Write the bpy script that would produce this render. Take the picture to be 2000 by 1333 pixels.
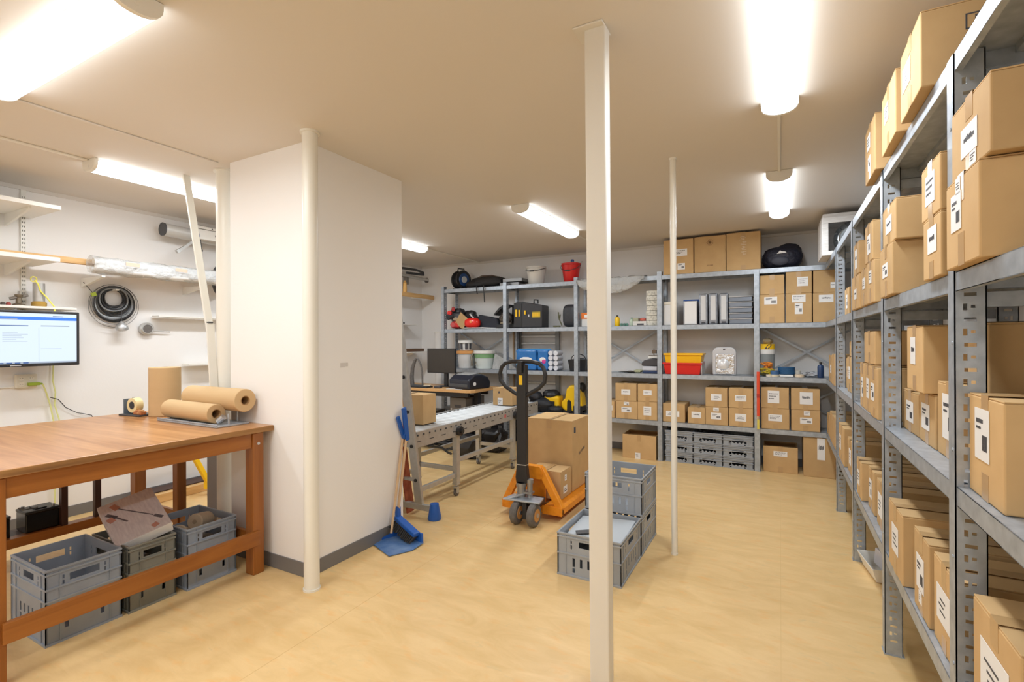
import bpy, math, random
from mathutils import Matrix, Vector, Euler
random.seed(7)
R = math.radians
SC = bpy.context.scene
for _o in list(bpy.data.objects): bpy.data.objects.remove(_o)
COL = SC.collection

# ------------------------------------------------------------------ camera
cam_d = bpy.data.cameras.new('camera'); cam = bpy.data.objects.new('camera', cam_d); COL.objects.link(cam)
cam_d.sensor_width = 36; cam_d.sensor_fit = 'HORIZONTAL'; cam_d.lens = 970/2000*36; cam_d.clip_start = .02
yaw, pitch, roll = R(28.3), R(.03), R(-.27)
fw = Vector((-math.sin(yaw)*math.cos(pitch), math.cos(yaw)*math.cos(pitch), math.sin(pitch)))
rt = Vector((math.cos(yaw), math.sin(yaw), 0)); up = rt.cross(fw)
r2 = math.cos(roll)*rt+math.sin(roll)*up; u2 = -math.sin(roll)*rt+math.cos(roll)*up
cm = Matrix((r2, u2, -fw)).transposed().to_4x4(); cm.translation = Vector((0, 0, 1.42))
cam.matrix_world = cm
SC.camera = cam
# ------------------------------------------------------------------ world, exposure
w = bpy.data.worlds.new('world'); SC.world = w; w.use_nodes = True
w.node_tree.nodes['Background'].inputs[0].default_value = (.9, .92, 1, 1)
w.node_tree.nodes['Background'].inputs[1].default_value = .3
SC.view_settings.view_transform = 'Standard'; SC.view_settings.look = 'None'
SC.view_settings.exposure = 0.25; SC.view_settings.gamma = 1; SC.view_settings.use_curve_mapping = False
SC.cycles.use_denoising = True
SC.cycles.max_bounces = 10; SC.cycles.diffuse_bounces = 7; SC.cycles.caustics_reflective = False; SC.cycles.caustics_refractive = False
SC.cycles.sample_clamp_indirect = 6
LAMP = 6.8; TUBE_W = 15.4
CEIL = 2.63

# ------------------------------------------------------------------ materials
M = {}
def nodes(m): return m.node_tree.nodes, m.node_tree.links
def mat(name, c, rough=.6, metal=0., spec=.5, emit=None, es=0., alpha=1., trans=0., noise=None, bump=None, coat=0., stretch=None, rnd=0., ior=None):
    if name in M: return M[name]
    m = bpy.data.materials.new(name); m.use_nodes = True; N, L = nodes(m); b = N['Principled BSDF']
    c4 = (*c, 1); b.inputs['Base Color'].default_value = c4; b.inputs['Roughness'].default_value = rough
    b.inputs['Metallic'].default_value = metal; b.inputs['Specular IOR Level'].default_value = spec
    b.inputs['Coat Weight'].default_value = coat; b.inputs['Transmission Weight'].default_value = trans; b.inputs['Alpha'].default_value = alpha
    if ior: b.inputs['IOR'].default_value = ior
    if emit: b.inputs['Emission Color'].default_value = (*emit, 1); b.inputs['Emission Strength'].default_value = es
    if noise or bump or rnd:
        tc = N.new('ShaderNodeTexCoord'); mp = N.new('ShaderNodeMapping'); L.new(tc.outputs['Object'], mp.inputs[0])
        if stretch: mp.inputs['Scale'].default_value = stretch
    src = None
    if noise:   # (scale, detail, colour2, low, high)
        n = N.new('ShaderNodeTexNoise'); n.inputs['Scale'].default_value = noise[0]; n.inputs['Detail'].default_value = noise[1]
        L.new(mp.outputs[0], n.inputs['Vector'])
        rp = N.new('ShaderNodeValToRGB'); rp.color_ramp.elements[0].position = noise[3]; rp.color_ramp.elements[1].position = noise[4]
        rp.color_ramp.elements[0].color = c4; rp.color_ramp.elements[1].color = (*noise[2], 1)
        L.new(n.outputs['Fac'], rp.inputs[0]); src = rp.outputs[0]
    if rnd:
        oi = N.new('ShaderNodeObjectInfo'); hs = N.new('ShaderNodeHueSaturation'); mr = N.new('ShaderNodeMapRange')
        mr.inputs['To Min'].default_value = 1-rnd; mr.inputs['To Max'].default_value = 1+rnd
        L.new(oi.outputs['Random'], mr.inputs[0]); L.new(mr.outputs[0], hs.inputs['Value'])
        if src: L.new(src, hs.inputs['Color'])
        else: hs.inputs['Color'].default_value = c4
        src = hs.outputs[0]
    if src: L.new(src, b.inputs['Base Color'])
    if bump:    # (scale, strength, distance)
        n2 = N.new('ShaderNodeTexNoise'); n2.inputs['Scale'].default_value = bump[0]; n2.inputs['Detail'].default_value = 4
        L.new(mp.outputs[0], n2.inputs['Vector']); bp = N.new('ShaderNodeBump'); bp.inputs['Strength'].default_value = bump[1]; bp.inputs['Distance'].default_value = bump[2]
        L.new(n2.outputs['Fac'], bp.inputs['Height']); L.new(bp.outputs[0], b.inputs['Normal'])
    M[name] = m; return m

wall_m = mat('wall paint', (.83, .82, .81), .75, bump=(60, .12, .004))
ceil_m = mat('ceiling paint', (.70, .665, .62), .8, bump=(14, .12, .004))
card_m = mat('corrugated cardboard', (.585, .39, .19), .82, spec=.25, noise=(9, 5, (.53, .345, .165), .35, .75), bump=(90, .1, .001), rnd=.09)
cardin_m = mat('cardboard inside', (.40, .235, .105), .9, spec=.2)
tape_m = mat('packing tape', (.50, .32, .15), .28, spec=.6)
paper_m = mat('white label paper', (.82, .82, .82), .55)
ink_m = mat('black print', (.06, .06, .07), .6)
zinc_m = mat('galvanised steel', (.34, .38, .43), .42, metal=.5, noise=(22, 6, (.50, .55, .61), .3, .75), bump=(70, .06, .001))
steel_m = mat('bright steel', (.55, .56, .57), .38, metal=.75)
alu_m = mat('aluminium', (.56, .56, .55), .38, metal=.6, noise=(30, 4, (.48, .48, .46), .3, .8))
black_m = mat('black plastic', (.018, .018, .02), .42)
dkgrey_m = mat('dark grey plastic', (.06, .062, .068), .5)
rubber_m = mat('grey rubber', (.11, .10, .095), .75, noise=(40, 3, (.16, .15, .14), .3, .8))
white_m = mat('white enamel', (.80, .79, .75), .4)
pipe_m = mat('cream gloss paint', (.79, .775, .71), .32, bump=(12, .06, .003))
post_m = mat('greige gloss paint', (.72, .70, .65), .4, bump=(18, .12, .003))
crate_m = mat('grey crate plastic', (.30, .345, .41), .4, noise=(6, 4, (.23, .265, .32), .3, .8))
crate2_m = mat('olive grey crate plastic', (.22, .22, .19), .5, noise=(8, 4, (.17, .17, .145), .3, .8))
crateo_m = mat('light grey crate plastic', (.34, .37, .41), .4, noise=(6, 4, (.27, .295, .33), .3, .8))
orange_m = mat('orange powder coat', (.85, .30, .015), .38, noise=(25, 5, (.70, .22, .01), .45, .8))
yellow_m = mat('yellow plastic', (.90, .56, .01), .4)
blue_m = mat('blue plastic', (.015, .10, .42), .4)
red_m = mat('red plastic', (.68, .02, .018), .35)
base_m = mat('grey vinyl skirting', (.17, .165, .165), .45)
lam_m = mat('lamp diffuser', (.9, .9, .9), .4, emit=(.90, .955, 1), es=LAMP)
kraft_m = mat('kraft paper', (.60, .42, .225), .7, spec=.3, noise=(3, 3, (.56, .385, .2), .3, .8), stretch=(1, 1, 6))
pine_m = mat('pine wood', (.72, .46, .20), .5, noise=(5, 5, (.60, .35, .13), .35, .7), stretch=(12, 1, 12))
film_m = mat('clear plastic film', (.95, .96, .97), .18, trans=.85, rough_=None) if False else mat('clear plastic film', (.72, .73, .72), .22, alpha=.5, bump=(26, 1, .04))
cream_m = mat('cream plastic', (.74, .70, .60), .45)

def wood(name, c1, c2, axis, rough=.38):
    m = bpy.data.materials.new(name); m.use_nodes = True; N, L = nodes(m); b = N['Principled BSDF']
    tc = N.new('ShaderNodeTexCoord'); mp = N.new('ShaderNodeMapping'); L.new(tc.outputs['Object'], mp.inputs[0])
    s = [22, 22, 22]; s[axis] = 1.3; mp.inputs['Scale'].default_value = s
    n = N.new('ShaderNodeTexNoise'); n.inputs['Scale'].default_value = 1.0; n.inputs['Detail'].default_value = 7; n.inputs['Roughness'].default_value = .62; n.inputs['Distortion'].default_value = .6
    L.new(mp.outputs[0], n.inputs['Vector'])
    mp2 = N.new('ShaderNodeMapping'); s2 = [5, 5, 5]; s2[axis] = .8; mp2.inputs['Scale'].default_value = s2; L.new(tc.outputs['Object'], mp2.inputs[0])
    n3 = N.new('ShaderNodeTexNoise'); n3.inputs['Scale'].default_value = 1; L.new(mp2.outputs[0], n3.inputs['Vector'])
    ad = N.new('ShaderNodeMath'); ad.operation = 'MULTIPLY_ADD'; ad.inputs[1].default_value = .6; L.new(n.outputs['Fac'], ad.inputs[0])
    m2 = N.new('ShaderNodeMath'); m2.operation = 'MULTIPLY'; m2.inputs[1].default_value = .4; L.new(n3.outputs['Fac'], m2.inputs[0]); L.new(m2.outputs[0], ad.inputs[2])
    rp = N.new('ShaderNodeValToRGB'); rp.color_ramp.elements[0].position = .36; rp.color_ramp.elements[1].position = .64
    rp.color_ramp.elements[0].color = (*c1, 1); rp.color_ramp.elements[1].color = (*c2, 1)
    L.new(ad.outputs[0], rp.inputs[0]); L.new(rp.outputs[0], b.inputs['Base Color']); b.inputs['Roughness'].default_value = rough
    bp = N.new('ShaderNodeBump'); bp.inputs['Strength'].default_value = .12; bp.inputs['Distance'].default_value = .002
    L.new(n.outputs['Fac'], bp.inputs['Height']); L.new(bp.outputs[0], b.inputs['Normal']); return m
teakx = wood('oiled hardwood along x', (.23, .072, .010), (.37, .135, .024), 0)
teaky = wood('oiled hardwood along y', (.23, .072, .010), (.37, .135, .024), 1)
teakz = wood('oiled hardwood upright', (.23, .072, .010), (.36, .13, .024), 2)
tabletop_m = wood('worn worktop veneer', (.36, .15, .045), (.62, .33, .14), 0, .28)
edge_m = wood('chipped worktop edge', (.14, .055, .015), (.42, .22, .07), 1, .6)
desk_m = wood('beech laminate', (.58, .32, .12), (.66, .39, .17), 0, .4)
darkwood_m = mat('dark stained batten', (.045, .014, .008), .5)

def floor_mat():
    m = bpy.data.materials.new('marbled linoleum'); m.use_nodes = True; N, L = nodes(m); b = N['Principled BSDF']
    tc = N.new('ShaderNodeTexCoord'); mp = N.new('ShaderNodeMapping'); mp.inputs['Scale'].default_value = (1, 2.6, 1); mp.inputs['Rotation'].default_value = (0, 0, R(8))
    L.new(tc.outputs['Object'], mp.inputs[0])
    def nz(s, d, lo, hi, c0, c1, dist=0):
        n = N.new('ShaderNodeTexNoise'); n.inputs['Scale'].default_value = s; n.inputs['Detail'].default_value = d; n.inputs['Roughness'].default_value = .65; n.inputs['Distortion'].default_value = dist
        L.new(mp.outputs[0], n.inputs['Vector']); r = N.new('ShaderNodeValToRGB')
        r.color_ramp.elements[0].position = lo; r.color_ramp.elements[1].position = hi; r.color_ramp.elements[0].color = c0; r.color_ramp.elements[1].color = c1
        L.new(n.outputs['Fac'], r.inputs[0]); return r.outputs[0]
    a = nz(3.2, 8, .34, .68, (.67, .455, .20, 1), (.78, .555, .275, 1), .8)
    g = nz(7, 8, .60, .72, (0, 0, 0, 1), (1, 1, 1, 1), 1.0)
    o = nz(6, 7, .60, .74, (0, 0, 0, 1), (1, 1, 1, 1), .6)
    x = N.new('ShaderNodeMixRGB'); x.inputs['Color2'].default_value = (.55, .45, .25, 1); L.new(a, x.inputs['Color1'])
    q = N.new('ShaderNodeMath'); q.operation = 'MULTIPLY'; q.inputs[1].default_value = .45; L.new(g, q.inputs[0]); L.new(q.outputs[0], x.inputs['Fac'])
    y = N.new('ShaderNodeMixRGB'); y.inputs['Color2'].default_value = (.76, .40, .13, 1); L.new(x.outputs[0], y.inputs['Color1'])
    mpo = N.new('ShaderNodeMath'); mpo.operation = 'MULTIPLY'; mpo.inputs[1].default_value = .0; L.new(o, mpo.inputs[0])
    n9 = N.new('ShaderNodeTexNoise'); n9.inputs['Scale'].default_value = 9; n9.inputs['Detail'].default_value = 6
    mp9 = N.new('ShaderNodeMapping'); mp9.inputs['Location'].default_value = (7, 3, 1); mp9.inputs['Scale'].default_value = (1, 2.2, 1); L.new(tc.outputs['Object'], mp9.inputs[0]); L.new(mp9.outputs[0], n9.inputs['Vector'])
    r9 = N.new('ShaderNodeMapRange'); r9.inputs['From Min'].default_value = .56; r9.inputs['From Max'].default_value = .75; r9.inputs['To Max'].default_value = .5; L.new(n9.outputs['Fac'], r9.inputs[0])
    L.new(r9.outputs[0], y.inputs['Fac']); L.new(y.outputs[0], b.inputs['Base Color'])
    b.inputs['Roughness'].default_value = .36; b.inputs['Specular IOR Level'].default_value = .4
    bp = N.new('ShaderNodeBump'); bp.inputs['Strength'].default_value = .05; bp.inputs['Distance'].default_value = .002
    L.new(n9.outputs['Fac'], bp.inputs['Height']); L.new(bp.outputs[0], b.inputs['Normal']); return m
floor_m = floor_mat()

# ------------------------------------------------------------------ mesh builder
class MB:
    def __init__(s): s.v = []; s.f = []; s.mi = []; s.T = Matrix()
    def add(s, vs, fs, m=0):
        k = len(s.v); s.v += [tuple(s.T @ Vector(p)) for p in vs]
        s.f += [tuple(k+i for i in f) for f in fs]; s.mi += [m]*len(fs); return s
    def box(s, x0, x1, y0, y1, z0, z1, m=0):
        return s.add([(x0, y0, z0), (x1, y0, z0), (x1, y1, z0), (x0, y1, z0), (x0, y0, z1), (x1, y0, z1), (x1, y1, z1), (x0, y1, z1)],
                     [(0, 3, 2, 1), (4, 5, 6, 7), (0, 1, 5, 4), (1, 2, 6, 5), (2, 3, 7, 6), (3, 0, 4, 7)], m)
    def obox(s, c, size, eul=(0, 0, 0), m=0):
        o = s.T.copy(); s.T = o @ Matrix.Translation(c) @ Euler([R(a) for a in eul]).to_matrix().to_4x4()
        a, b, d = [q/2 for q in size]; s.box(-a, a, -b, b, -d, d, m); s.T = o; return s
    def bar(s, p0, p1, wd, th, upv=(0, 0, 1), m=0):
        p0 = Vector(p0); p1 = Vector(p1); d = p1-p0; z = d.normalized(); x = Vector(upv).cross(z)
        if x.length < 1e-4: x = Vector((1, 0, 0))
        x.normalize(); y = z.cross(x); o = s.T.copy(); mm = Matrix((x, y, z)).transposed().to_4x4(); mm.translation = p0
        s.T = o @ mm; s.box(-wd/2, wd/2, -th/2, th/2, 0, d.length, m); s.T = o; return s
    def ring(s, rings, closed=False, caps=True, m=0):
        n = len(rings[0]); vs = [p for r in rings for p in r]; fs = []; k = len(rings)
        for i in range(k if closed else k-1):
            a = i*n; b = ((i+1) % k)*n
            for j in range(n): q = (j+1) % n; fs.append((a+j, a+q, b+q, b+j))
        if caps and not closed: fs.append(tuple(reversed(range(n)))); fs.append(tuple((k-1)*n+j for j in range(n)))
        return s.add(vs, fs, m)
    def cyl(s, p0, p1, r, n=14, r2=None, m=0, caps=True):
        p0 = Vector(p0); p1 = Vector(p1); z = (p1-p0).normalized(); x = z.orthogonal().normalized(); y = z.cross(x)
        r2 = r if r2 is None else r2
        return s.ring([[p+x*q*math.cos(2*math.pi*j/n)+y*q*math.sin(2*math.pi*j/n) for j in range(n)] for p, q in ((p0, r), (p1, r2))], caps=caps, m=m)
    def tube(s, pts, r, n=8, m=0, closed=False):
        P = [Vector(p) for p in pts]; k = len(P); out = []; x = None
        for i in range(k):
            d = (P[(i+1) % k]-P[i-1]) if closed else (P[min(i+1, k-1)]-P[max(i-1, 0)]); d.normalize()
            x = d.orthogonal().normalized() if x is None else (x-d*x.dot(d)).normalized()
            y = d.cross(x); rr = r[i] if isinstance(r, (list, tuple)) else r
            out.append([P[i]+x*rr*math.cos(2*math.pi*j/n)+y*rr*math.sin(2*math.pi*j/n) for j in range(n)])
        return s.ring(out, closed, True, m)
    def lathe(s, prof, c=(0, 0, 0), n=20, m=0, caps=True, ax='z'):
        rr = []
        for r, z in prof:
            ri = []
            for j in range(n):
                a = 2*math.pi*j/n; u, v = r*math.cos(a), r*math.sin(a)
                ri.append({'z': (c[0]+u, c[1]+v, c[2]+z), 'x': (c[0]+z, c[1]+u, c[2]+v), 'y': (c[0]+v, c[1]+z, c[2]+u)}[ax])
            rr.append(ri)
        return s.ring(rr, False, caps, m)
    def prism(s, poly, ax, a, b, m=0):
        def P(u, v, t): return {'x': (t, u, v), 'y': (u, t, v), 'z': (u, v, t)}[ax]
        return s.ring([[P(u, v, a) for u, v in poly], [P(u, v, b) for u, v in poly]], m=m)
    def ell(s, c, r, nu=16, nv=10, m=0, lump=0, seed=0, pw=1.):
        rs = random.Random(seed); rings = []
        for i in range(1, nv):
            t = math.pi*i/nv; ri = []
            for j in range(nu):
                a = 2*math.pi*j/nu; k = 1+lump*(rs.random()-.5)
                sg = lambda q: math.copysign(abs(q)**pw, q)
                ri.append((c[0]+r[0]*sg(math.sin(t))*sg(math.cos(a))*k, c[1]+r[1]*sg(math.sin(t))*sg(math.sin(a))*k, c[2]-r[2]*sg(math.cos(t))*k))
            rings.append(ri)
        return s.ring(rings, m=m)
    def plate(s, w_, h_, t, holes, o=(0, 0, 0), ex=(1, 0, 0), ey=(0, 0, 1), m=0):
        """plate w_ x h_ thick t in the plane (ex, ey) with rectangular holes (u0, u1, v0, v1)"""
        ex = Vector(ex); ey = Vector(ey); nn = ex.cross(ey)*t; o = Vector(o)
        us = sorted({0, w_} | {q for h in holes for q in h[:2]}); vs_ = sorted({0, h_} | {q for h in holes for q in h[2:]})
        def full(i, j):
            if i < 0 or j < 0 or i >= len(us)-1 or j >= len(vs_)-1: return False
            u = (us[i]+us[i+1])/2; v = (vs_[j]+vs_[j+1])/2
            return not any(h[0] < u < h[1] and h[2] < v < h[3] for h in holes)
        for i in range(len(us)-1):
            for j in range(len(vs_)-1):
                if not full(i, j): continue
                c = [o+ex*a+ey*b for a, b in ((us[i], vs_[j]), (us[i+1], vs_[j]), (us[i+1], vs_[j+1]), (us[i], vs_[j+1]))]
                d = [q+nn for q in c]; fs = [(0, 3, 2, 1), (4, 5, 6, 7)]
                if not full(i, j-1): fs.append((0, 1, 5, 4))
                if not full(i+1, j): fs.append((1, 2, 6, 5))
                if not full(i, j+1): fs.append((2, 3, 7, 6))
                if not full(i-1, j): fs.append((3, 0, 4, 7))
                s.add(c+d, fs, m)
        return s
    def mesh(s, name, mats, smooth=False):
        me = bpy.data.meshes.new(name); me.from_pydata(s.v, [], s.f)
        for q in (mats if isinstance(mats, (list, tuple)) else [mats]): me.materials.append(q)
        me.polygons.foreach_set('material_index', s.mi)
        if smooth: me.polygons.foreach_set('use_smooth', [True]*len(me.polygons)); me.update(); me.set_sharp_from_angle(angle=R(38))
        me.update(); return me
    def build(s, name, mats, parent=None, smooth=False, bevel=0, seg=2, label=None):
        return put(name, s.mesh(name, mats, smooth), parent, bevel, seg, label)
def put(name, me, parent=None, bevel=0, seg=2, label=None):
    o = bpy.data.objects.new(name, me); COL.objects.link(o)
    if parent: o.parent = parent
    if bevel:
        b = o.modifiers.new('bevel', 'BEVEL'); b.width = bevel; b.segments = seg; b.limit_method = 'ANGLE'; b.angle_limit = R(40)
    if label: o['label'] = label
    return o
def thing(name, label, cat, loc=(0, 0, 0), rz=0, group=None, rot=None):
    o = bpy.data.objects.new(name, None); COL.objects.link(o); o.location = loc; o.rotation_euler = rot or (0, 0, R(rz)); o.empty_display_size = .05
    return tag(o, label, cat, group)
def tag(o, label, cat, group=None, kind=None):
    o['label'] = label; o['category'] = cat
    if group: o['group'] = group
    if kind: o['kind'] = kind
    return o
def struct(o): o['kind'] = 'structure'; return o
def copy_tree(o, parent=None):
    c = o.copy(); COL.objects.link(c); c.parent = parent
    for ch in [q for q in bpy.data.objects if q.parent is o]: copy_tree(ch, c)
    return c
def arc(cx, cz, r, a0, a1, n): return [(cx+r*math.cos(R(a0+(a1-a0)*i/n)), cz+r*math.sin(R(a0+(a1-a0)*i/n))) for i in range(n+1)]

# ------------------------------------------------------------------ the room
XL, XR, YF, YB = -5.12, .97, -2.2, 6.42
PX0, PX1, PY0, PY1 = -3.25, -2.5, 2.045, 2.90      # the boxed-in wall block
struct(MB().box(XL-.1, XR+.1, YF-.1, YB+.1, -.1, 0).build('floor', floor_m))
struct(MB().box(XL-.1, XR+.1, YF-.1, YB+.1, CEIL, CEIL+.1).build('ceiling', ceil_m))
struct(MB().box(XL-.1, XL, YF-.1, YB+.1, 0, CEIL).build('wall_left', wall_m))
struct(MB().box(XR, XR+.1, YF-.1, YB+.1, 0, CEIL).build('wall_right', wall_m))
struct(MB().box(XL, XR, YB, YB+.1, 0, CEIL).build('wall_back', wall_m))
struct(MB().box(XL, XR, YF-.1, YF, 0, CEIL).build('wall_front', wall_m))
wc = struct(MB().box(PX0, PX1, PY0, PY1, 0, CEIL).build('wall_centre', wall_m))
def baseb(name, x0, x1, y0, y1, par=None):
    b = MB(); b.box(x0, x1, y0, y1, 0, .088); o = b.build(name, base_m, par, bevel=.002)
    if not par: struct(o)
    return o
baseb('baseboard_left', XL, XL+.006, YF, YB); baseb('baseboard_back', XL, XR, YB-.006, YB); baseb('baseboard_right', XR-.006, XR, YF, YB)
baseb('baseboard_centre', PX0-.006, PX1+.006, PY0-.006, PY1+.006)
struct(MB().box(XL, XL+.012, YF, YB, CEIL-.03, CEIL).box(XL, XR, YB-.012, YB, CEIL-.03, CEIL).build('trim_1', ceil_m))
# shallow ridge in the ceiling running into the white pipe
struct(MB().box(-3.42, -3.30, YF, 2.0, CEIL-.012, CEIL).build('trim_2', ceil_m, bevel=.005))
# floor sheet seams
fs = MB()
for x in (-2.0, 0.0): fs.box(x-.0012, x+.0012, YF, YB, 0, .0006)
fs.build('seam', mat('seam weld', (.66, .45, .2), .5), bpy.data.objects['floor'])

# posts and pipes
p = MB(); zt = CEIL
b0 = (-.698, 1.965); t0 = (-.662, 1.83); wx, wy = .084, .06
p.add([(b0[0], b0[1], 0), (b0[0]+wx, b0[1], 0), (b0[0]+wx, b0[1]+wy, 0), (b0[0], b0[1]+wy, 0),
       (t0[0], t0[1], zt), (t0[0]+wx, t0[1], zt), (t0[0]+wx, t0[1]+wy, zt), (t0[0], t0[1]+wy, zt)],
      [(0, 3, 2, 1), (4, 5, 6, 7), (0, 1, 5, 4), (1, 2, 6, 5), (2, 3, 7, 6), (3, 0, 4, 7)])
pt = thing('square_post', 'square greige painted steel post rising from floor to ceiling in front', 'post', (-.66, 1.95, 0))
def world_child(o, par): o.parent = par; o.matrix_parent_inverse = Matrix.Translation(par.location).inverted(); return o
world_child(p.build('post_shaft', post_m, None, bevel=.007, seg=3), pt)
world_child(MB().box(-.70, -.58, 1.80, 1.91, CEIL-.008, CEIL-.0002).build('cap_plate', post_m, None, bevel=.003), pt)
# thermostat box on the post
th = thing('wall_sensor', 'small white sensor box with dark window fixed on the square post', 'sensor', (-.632, 1.875, 1.93))
MB().box(-.030, .030, -.005, .020, -.030, .030).build('housing', white_m, th, bevel=.004)
MB().box(-.024, .006, -.0075, -.0045, -.022, .024, 0).box(-.020, .000, -.009, -.007, .000, .018, 1).build('display_window', [dkgrey_m, mat('screen grey', (.3, .33, .38), .3)], th)
MB().box(-.026, .022, .003, .02, -.048, -.032).build('mounting_tab', mat('aged tape', (.62, .55, .42), .7), th, bevel=.002)
def pipe(x, y, r, label, name='round_pipe', lean=(0, 0)):
    t = thing(name, label, 'pipe', (x, y, 0))
    MB().cyl((0, 0, 0), (lean[0], lean[1], CEIL), r, 24).build('pipe_shaft', pipe_m, t, smooth=True)
    MB().cyl((lean[0], lean[1], CEIL-.012), (lean[0], lean[1], CEIL), r*1.25, 24).cyl((0, 0, 0), (0, 0, .012), r*1.12, 24).build('pipe_collar', pipe_m, t, smooth=True)
    return t
pipe(-.618, 3.41, .0195, 'thin cream vertical pipe standing in front of the grey crate stacks')
pipe(-2.372, 1.965, .043, 'cream vertical pipe at the front corner of the white wall block')
pipe(-3.435, 2.125, .058, 'thick cream vertical pipe between the white wall block and the worktable')
dp = thing('diagonal_brace', 'slanting cream steel brace leaning from ceiling down to thick pipe', 'brace', (-3.475, 2.10, 1.5))
MB().bar((0, -.06, .0), (-.295, -.055, CEIL-1.5), .048, .018).build('brace_bar', pipe_m, dp, bevel=.003)
MB().bar((0, -.06, .05), (.05, -.063, -.45), .05, .012).cyl((-.01, -.08, .06), (-.01, -.05, .06), .006, 8, m=1).cyl((.012, -.08, .06), (.012, -.05, .06), .006, 8, m=1).build('gusset_plate', [pipe_m, dkgrey_m], dp)

# ------------------------------------------------------------------ ceiling lamps
LW, LH, LL = .165, .075, 1.27
def lamp(label, loc, rz, grp='surface mounted strip lights'):
    t = thing('ceiling_lamp', label, 'ceiling light', (loc[0], loc[1], CEIL), rz, grp)
    me = M.get('lampmeshes')
    if not me:
        b = MB(); b.box(-LW/2+.008, LW/2-.008, -LL/2+.004, LL/2-.004, -.026, 0)
        prof = [(-LW/2, -.022)]+[(LW/2*-math.cos(R(a)), -.022-(LH-.022)*math.sin(R(a))**.8) for a in range(15, 166, 15)]+[(LW/2, -.022)]
        d = MB().prism(prof, 'y', -LL/2+.022, LL/2-.022)
        pe = [(u*1.02, v*1.03) for u, v in prof]+[(LW/2+.002, -.002), (-LW/2-.002, -.002)]
        e1 = MB().prism(pe, 'y', -LL/2, -LL/2+.022); e1.cyl((0, -LL/2-.002, -.045), (0, -LL/2+.002, -.045), .008, 12)
        e2 = MB().prism(pe, 'y', LL/2-.022, LL/2)
        me = (b.mesh('housing', white_m), d.mesh('diffuser', lam_m, True), e1.mesh('end_cap', white_m), e2.mesh('end_cap', white_m)); M['lampmeshes'] = me
    for n, q in zip(('housing', 'diffuser', 'end_cap', 'end_cap'), me): put(n, q, t)
    ld_ = M.get('tubelight')
    if not ld_:
        ld_ = bpy.data.lights.new('tube', 'AREA'); ld_.shape = 'RECTANGLE'; ld_.size = .12; ld_.size_y = 1.16; ld_.energy = TUBE_W; ld_.color = (.90, .955, 1); M['tubelight'] = ld_
    lo = bpy.data.objects.new('tube', ld_); COL.objects.link(lo); lo.parent = t; lo.location = (0, 0, -LH-.004)
lamp('near ceiling strip light above the worktable seen at steep angle', (-2.565, .89), 90)
lamp('wide strip light on the ceiling nearest the tall right rack', (.006, 2.22), 0)
lamp('short looking strip light farther down the ceiling before the stacked top boxes', (.003, 4.65), 0)
lamp('ceiling strip light just left of the square post top', (-2.01, 4.52), 0)
lamp('farthest ceiling strip light peeking past the white wall block', (-4.00, 4.42), 0)
lamp('ceiling strip light over the wall shelves and wall monitor', (-3.995, 2.19), 0)
lamp('unseen fill strip light added behind the viewpoint near the right rack', (.0, -.6), 0)  # this and the next two: unseen lamps added behind the camera as fill
lamp('unseen fill strip light added behind the viewpoint above the open floor', (-2.0, -.9), 0)
lamp('unseen fill strip light added behind the viewpoint beside the left wall', (-4.0, -.6), 0)
def conduit(label, x0, y0, x1, y1):
    tag(MB().box(min(x0, x1)-.008, max(x0, x1)+.008, min(y0, y1), max(y0, y1), CEIL-.014, CEIL-.0005).build('cable_conduit', pipe_m, bevel=.003), label, 'conduit')
conduit('white cable conduit on the ceiling joining the two right strip lights', .003, 2.86, .003, 4.01)
conduit('thin ceiling conduit from the far strip light to the back wall', -4.0, 5.06, -4.0, 6.41)
conduit('thin ceiling conduit running behind the square post top', -2.01, 5.16, -2.01, 6.41)
conduit('thin ceiling conduit reaching the strip light over the wall shelves', -3.995, -.0, -3.995, 1.55)

# ------------------------------------------------------------------ racks
def upright(h=2.186):
    """origin at the front outer corner; front face looks along -x, slotted side flange looks along -y"""
    b = MB(); b.box(0, .003, 0, .055, 0, h)
    holes = []; z = .06; k = 0
    while z < h-.05:
        if k % 2 == 0: holes.append((.020, .046, z, z+.010))
        else: holes += [(.018, .027, z-.004, z+.014), (.034, .044, z+.002, z+.010)]
        z += .0335; k += 1
    b.plate(.066, h, .003, holes, (0, .003, 0), (1, 0, 0), (0, 0, 1))
    b.box(.063, .066, 0, .018, 0, h)
    b.box(-.004, .072, -.004, .059, 0, .004)
    z = .25
    while z < h: b.cyl((-.002, .02, z), (0, .02, z), .005, 8); z += .29
    return b.mesh('upright', zinc_m)
UP = upright()
def shelf_mesh(L, D):
    """shelf tray, origin at the front left corner of the top surface, x along the front"""
    b = MB(); b.box(0, L, 0, D, -.002, 0)
    b.box(0, L, 0, .0025, -.052, 0); b.box(0, L, D-.0025, D, -.045, 0); b.box(0, .0025, 0, D, -.045, 0); b.box(L-.0025, L, 0, D, -.045, 0)
    b.box(0, L, 0, .016, -.052, -.050)
    for k in (1, 2): b.box(.003, L-.003, D*k/3-.02, D*k/3+.02, -.02, -.002)
    return b.mesh('shelf', zinc_m)
LV = (.465, 1.025, 1.60, 2.19)
rr = thing('steel_rack', 'long galvanised steel rack along the right wall packed with boxes', 'shelving rack', (.413, .75, 0))
SMR = shelf_mesh(1.02, .45)
py_ = [.75, 1.79, 2.824, 3.90, 4.945]
for y in py_:
    for xx, mir in ((0, 1), (.45, -1)):
        o = put('upright', UP, rr); o.location = (xx, y-.75-.055, 0); o.scale = (mir, 1, 1)
for i, y in enumerate(py_):
    L = 1.02; me = SMR
    for z in LV:
        o = put('shelf', me, rr); o.rotation_euler = (0, 0, R(-90)); o.location = (.004, y-.75+.004+L, z)
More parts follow.
